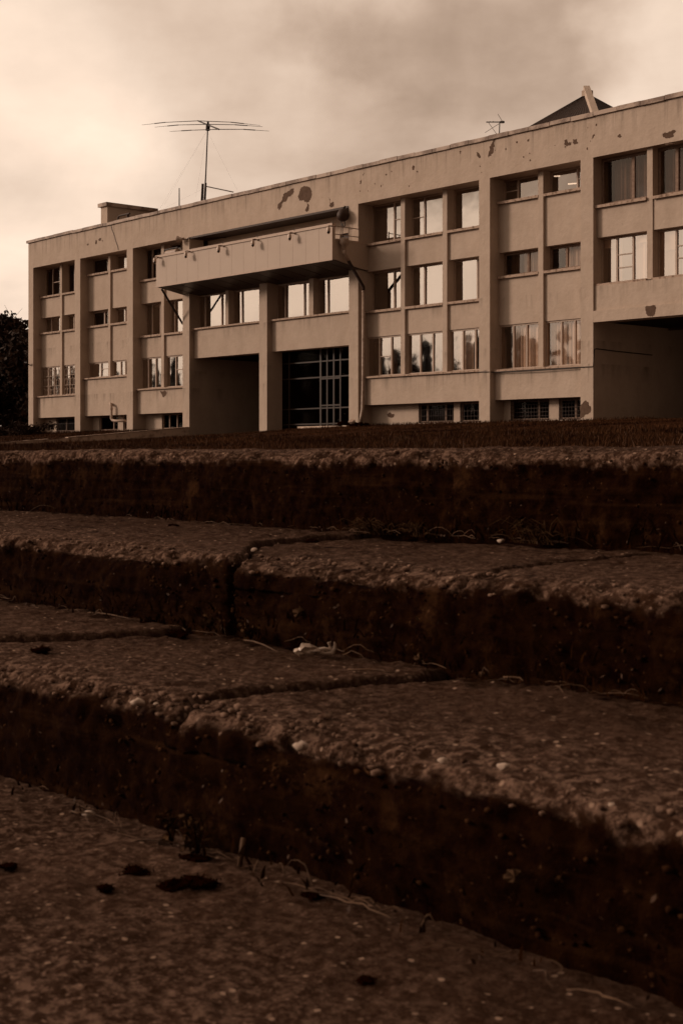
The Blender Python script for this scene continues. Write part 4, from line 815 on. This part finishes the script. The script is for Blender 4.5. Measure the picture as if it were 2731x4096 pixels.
# twigs and straws
TW = [((550, 1955), (547, 1972), 0, 'short pale stick standing by the lowest riser', .022), ((745, 2045), (915, 2115), 0, 'long straw along the foot of the lowest riser', .004), ((300, 1939), (420, 1945), 0, 'straw lying at the back of the bottom slab', .004), ((1225, 2222), (1270, 2280), 0, 'bent straw by the riser in the lower right', .006),
      ((1300, 2290), (1480, 2330), 0, 'long pale straw in the lower right corner', .004), ((1155, 1541), (1205, 1567), 1, 'pale straw on the lowest tread behind the slab joint', .003), ((560, 1476), (640, 1505), 1, 'straw left of the white wrapper', .003), ((150, 1874), (225, 1882), 0, 'straw pair at the foot of the riser on the left', .004), ((800, 1545), (905, 1552), 1, 'straw lying flat right of the wrapper', .003), ((200, 1377), (320, 1383), 1, 'thin straw at the back of the lowest tread on the left', .004)]
for i, (a, b, k, lb, hz_) in enumerate(TW):
    A_, B_ = surf(*a, k), surf(*b, k); n = 7; P = []
    for j in range(n):
        f_ = j/(n-1); P.append(A_.lerp(B_, f_)+Vector((random.gauss(0, .003), random.gauss(0, .003), .004+hz_*math.sin(f_*3.14)*.8)))
    if i == 0: P = [A_+Vector((0, 0, .004)), A_+Vector((.004, 0, .022)), A_+Vector((.004, .002, .034))]
    tag(MB().tube(P, [.0008, .0013, .0013, .0012, .0011, .0009, .0005] if i else .003, 5).build('straw', 'straw', smooth=True), lb, 'straw', 'dry straws on the steps')
# weeds in the angles and on the risers (nobody could count them)
def weedband(k, x0, x1, n, hmin, hmax, y0, sp, m, wid=.0016, lean=1.3, zmax=.0, cl=3.):
    X = rng.uniform(x0, x1, n); kk = rng.random(n) < np.clip(vnoise(X*cl+k*9, k*2.)*2.2+.55, 0, 1); X = X[kk]; n = len(X)
    Yw = y0-np.abs(rng.normal(0, sp, n)); Zw = np.full(n, Z[k])+rng.uniform(0, 1, n)**2*zmax
    return blades(X, Yw, Zw, rng.uniform(hmin, hmax, n), np.full(n, wid)*rng.uniform(.6, 1.5, n), lean)
def merge(L_): 
    o = 0; VV = []; FF = []
    for a, b in L_: VV.append(a); FF.append(b+o); o += len(a)
    return np.concatenate(VV), np.concatenate(FF)
tag(np_mesh('weeds', *merge([weedband(0, -2.4, -.4, 260, .004, .016, YN[1]-.005, .02, 0, zmax=.05), weedband(1, -3, -.6, 500, .006, .026, YN[2]-.005, .015, 0, zmax=.04), weedband(2, -4.5, -1, 700, .01, .04, YN[3]-.005, .02, 0, zmax=.03)]), 'weed'), 'dark weeds growing in the angles of the steps', 'weeds', kind='stuff')
q = MB(); rr_ = random.Random(21)
for k_, x0, x1, n in ((0, -2.3, -.45, 60), (1, -3, -.65, 55), (2, -4.4, -1.1, 80)):
    for _ in range(n):
        X = rr_.uniform(x0, x1)
        if vnoise(X*3+k_*9, k_*2.) < -.18: continue
        Yw = YN[k_+1]-.01-abs(rr_.gauss(0, .025)); l = rr_.uniform(.015, .07)*(1.4 if k_ == 2 else 1); a = rr_.gauss(0, .55)+(math.pi if rr_.random() < .5 else 0); h = abs(rr_.gauss(0, .0035)) if rr_.random() < .85 else rr_.uniform(.005, .02)
        P = []
        for j_ in range(6): t_ = j_/5; P.append((X+math.cos(a)*l*t_, min(Yw+math.sin(a)*l*t_, YN[k_+1]-.006), Z[k_]+.004+h*math.sin(math.pi*t_*rr_.uniform(.8, 1.05))+abs(rr_.gauss(0, .0012))))
        q.tube(P, [.0004, .0007, .0006, .0006, .0004, .0002], 4)
tag(q.build('dry_grass', 'straw', fix=False), 'wisps of dry grass lying at the foot of the risers', 'dry grass', kind='stuff')
# stones of the concrete laid bare along the worn noses
q = MB(); b_ = bmesh.new(); bmesh.ops.create_icosphere(b_, subdivisions=1, radius=1); iv = np.array([v_.co[:] for v_ in b_.verts]); jf = np.array([[v_.index for v_ in f_.verts] for f_ in b_.faces]); b_.free()
VV = []; FF = []; o_ = 0
for k_, x0, x1, n in ((1, -2.4, -.5, 380), (2, -3.2, -.8, 240), (3, -4.4, -1.2, 200)):
    for _ in range(n):
        X = rr_.uniform(x0, x1); e = abs(rr_.gauss(0, .028)); r_ = rr_.uniform(.0018, .0048)*(1.4 if rr_.random() < .12 else 1)
        if vnoise(X*2.2, k_*5.5) < rr_.uniform(-.45, .15): continue
        yn_ = YN[k_]+.022*float(vnoise(X*.7+k_*3.7, k_*1.3))+.007*float(vnoise(X*2.3+k_, 2.2)); a_ = min(e/.03, 1.25)
        c_ = np.array([X, yn_+.03-.03*math.sin(a_) if rr_.random() < .6 else yn_+.03+e*1.2, 0]); c_[2] = Z[k_]-.03+.03*math.cos(a_) if c_[1] < yn_+.03 else Z[k_]
        c_[2] += .006*float(vnoise(X*.9+k_*2, 9.1))-r_*.35-.002
        VV.append(c_+iv*np.array([rr_.uniform(.8, 1.6), 1, rr_.uniform(.6, .9)])*r_*rng.uniform(.8, 1.2, (len(iv), 1))); FF.append(jf+o_); o_ += len(iv)
V2 = []; F2 = []; o2 = 0
for k_, x0, x1, n in ((1, -2.3, -.5, 520), (2, -3.1, -.75, 520), (3, -4.3, -1.2, 620)):
    for _ in range(n):
        X = rr_.uniform(x0, x1); z_ = Z[k_-1]+.012+(Z[k_]-Z[k_-1]-.035)*rr_.random(); r_ = rr_.uniform(.0012, .0036)
        if vnoise(X*3.1, k_*2.5, z_*9) < rr_.uniform(-.4, .2): continue
        yw = YN[k_]+.022*float(vnoise(X*.7+k_*3.7, k_*1.3))+.007*float(vnoise(X*2.3+k_, 2.2))
        V2.append(np.array([X, yw+.001+rr_.uniform(-.003, .003), z_])+iv*np.array([rr_.uniform(.8, 1.8), 1, rr_.uniform(.6, 1.2)])*r_*rng.uniform(.75, 1.25, (len(iv), 1))); F2.append(jf+o2); o2 += len(iv)
tag(np_mesh('riser_stones', np.concatenate(V2), np.concatenate(F2), 'riserstone'), 'dirty stones standing out of the worn risers', 'gravel', kind='stuff')
tag(np_mesh('exposed_gravel', np.concatenate(VV), np.concatenate(FF), 'gravel'), 'small stones laid bare along the worn step edges', 'gravel', kind='stuff')
# small plants, grass tufts and leaves one can tell apart
def plant(x, y, k, n, r, h, label, kind):
    p = surf(x, y, k); st = MB(); P = []; rr = random.Random(int(x*7+y)); t = empty(kind, tuple(p), label, 'plant', 'small plants in the angles of the steps')
    if kind == 'weed_plant':
        for i in range(n):
            a = rr.uniform(0, 6.28); e = p+Vector((math.cos(a)*r*rr.uniform(.3, 1), -abs(math.sin(a))*r*.7*rr.random(), h*rr.uniform(.25, 1))); st.tube([p, p.lerp(e, .5)+Vector((0, 0, h*.2)), e], [.0009, .0007, .0004], 4)
            for _ in range(3): P.append(tuple(e.lerp(p, rr.uniform(0, .35))+Vector((rr.gauss(0, .003), rr.gauss(0, .003), rr.gauss(0, .003)))))
        st.build('stems', 'weed', t); Vv, Ff = leaves(np.array(P), .0058); np_mesh('foliage', Vv, Ff, 'weedleaf', t)
    else:
        for i in range(n):
            a = rr.uniform(0, 6.28); l = r*rr.uniform(.4, 1); hh = h*rr.uniform(.3, 1); b = p+Vector((rr.gauss(0, r*.3), -abs(rr.gauss(0, .004)), 0)); d = Vector((math.cos(a), -abs(math.sin(a))*.6, 0))
            st.tube([b, b+d*l*.3+Vector((0, 0, hh*.75)), b+d*l*.75+Vector((0, 0, hh)), b+d*l*1.15+Vector((0, 0, hh*.72))], [.0011, .001, .0008, .0003], 4)
        st.build('stalks', 'tuft', t)
for a in ((455, 1872, 0, 16, .035, .05, 'small leafy weed at the foot of the lowest riser, above the moss cluster', 'weed_plant'), (395, 1850, 0, 12, .03, .045, 'small leafy weed at the foot of the lowest riser, left of the other one', 'weed_plant'), (575, 1432, 1, 14, .03, .035, 'leafy weed growing out of the foot of the riser crack', 'weed_plant'), (480, 1425, 1, 12, .03, .035, 'leafy weed at the foot of the second riser left of the crack', 'weed_plant'),
          (855, 1210, 2, 46, .075, .035, 'spreading dry grass tuft under the top riser, the left one', 'grass_tuft'), (960, 1214, 2, 30, .06, .03, 'thin grass tuft under the top riser in the middle', 'grass_tuft'), (1230, 1230, 2, 34, .08, .05, 'thin upright grass tuft under the top riser on the right', 'grass_tuft')): plant(*a)
for (x, y, k, dz, r, lb) in ((676, 1470, 1, .052, .014, 'pale withered leaf stuck to the second riser above the wrapper'), (487, 1425, 1, .022, .011, 'round withered leaf by the weed left of the riser crack'), (962, 1520, 1, .012, .012, 'withered leaf standing at the foot of the second riser'), (1165, 2190, 0, .075, .014, 'pale leaf scrap on the lowest riser at lower right'), (1105, 1560, 1, .006, .009, 'withered leaf lying among the straw right of the middle')):
    r *= .6; p = surf(x, y, k)+Vector((0, .008 if dz > .03 else 0, dz)); rr = random.Random(x); n_ = 14
    P = [p+rt*(r*math.cos(i*6.283/n_)*rr.uniform(.6, 1.2))+up*(r*math.sin(i*6.283/n_)*rr.uniform(.5, 1.2))+fw*rr.uniform(-.004, .004) for i in range(n_)]
    q = MB(); q.v = [tuple(p-fw*.004)]+[tuple(v_) for v_ in P]+[tuple(v_+fw*.0012) for v_ in P]+[tuple(p-fw*.0028)]
    q.f = [(0, 1+i, 1+(i+1) % n_) for i in range(n_)]+[(2*n_+1, 1+n_+(i+1) % n_, 1+n_+i) for i in range(n_)]+[(1+i, 1+n_+i, 1+n_+(i+1) % n_, 1+(i+1) % n_) for i in range(n_)]
    tag(q.build('dead_leaf', 'paleleaf'), lb, 'leaf', 'withered leaves one can tell apart')
# dead leaves
def flecks(k, x0, x1, n):                              # bits of leaf on the riser, more of them low down
    z0 = Z[k]; z = z0+.003+(Z[k+1]-z0-.03)*rng.random(n)**2.2; return np.stack([rng.uniform(x0, x1, n), YN[k+1]-.006-np.abs(rng.normal(0, .010, n))-.02*(z < z0+.01), z], 1)
Pl = np.concatenate([flecks(0, -2.2, -.5, 130), flecks(1, -3, -.7, 130), flecks(2, -4.3, -1.2, 160)])
Vv, Ff = leaves(Pl, .0036); tag(np_mesh('leaf_litter', Vv, Ff, 'deadleaf'), 'withered leaves caught at the foot of the risers', 'leaves', kind='stuff')
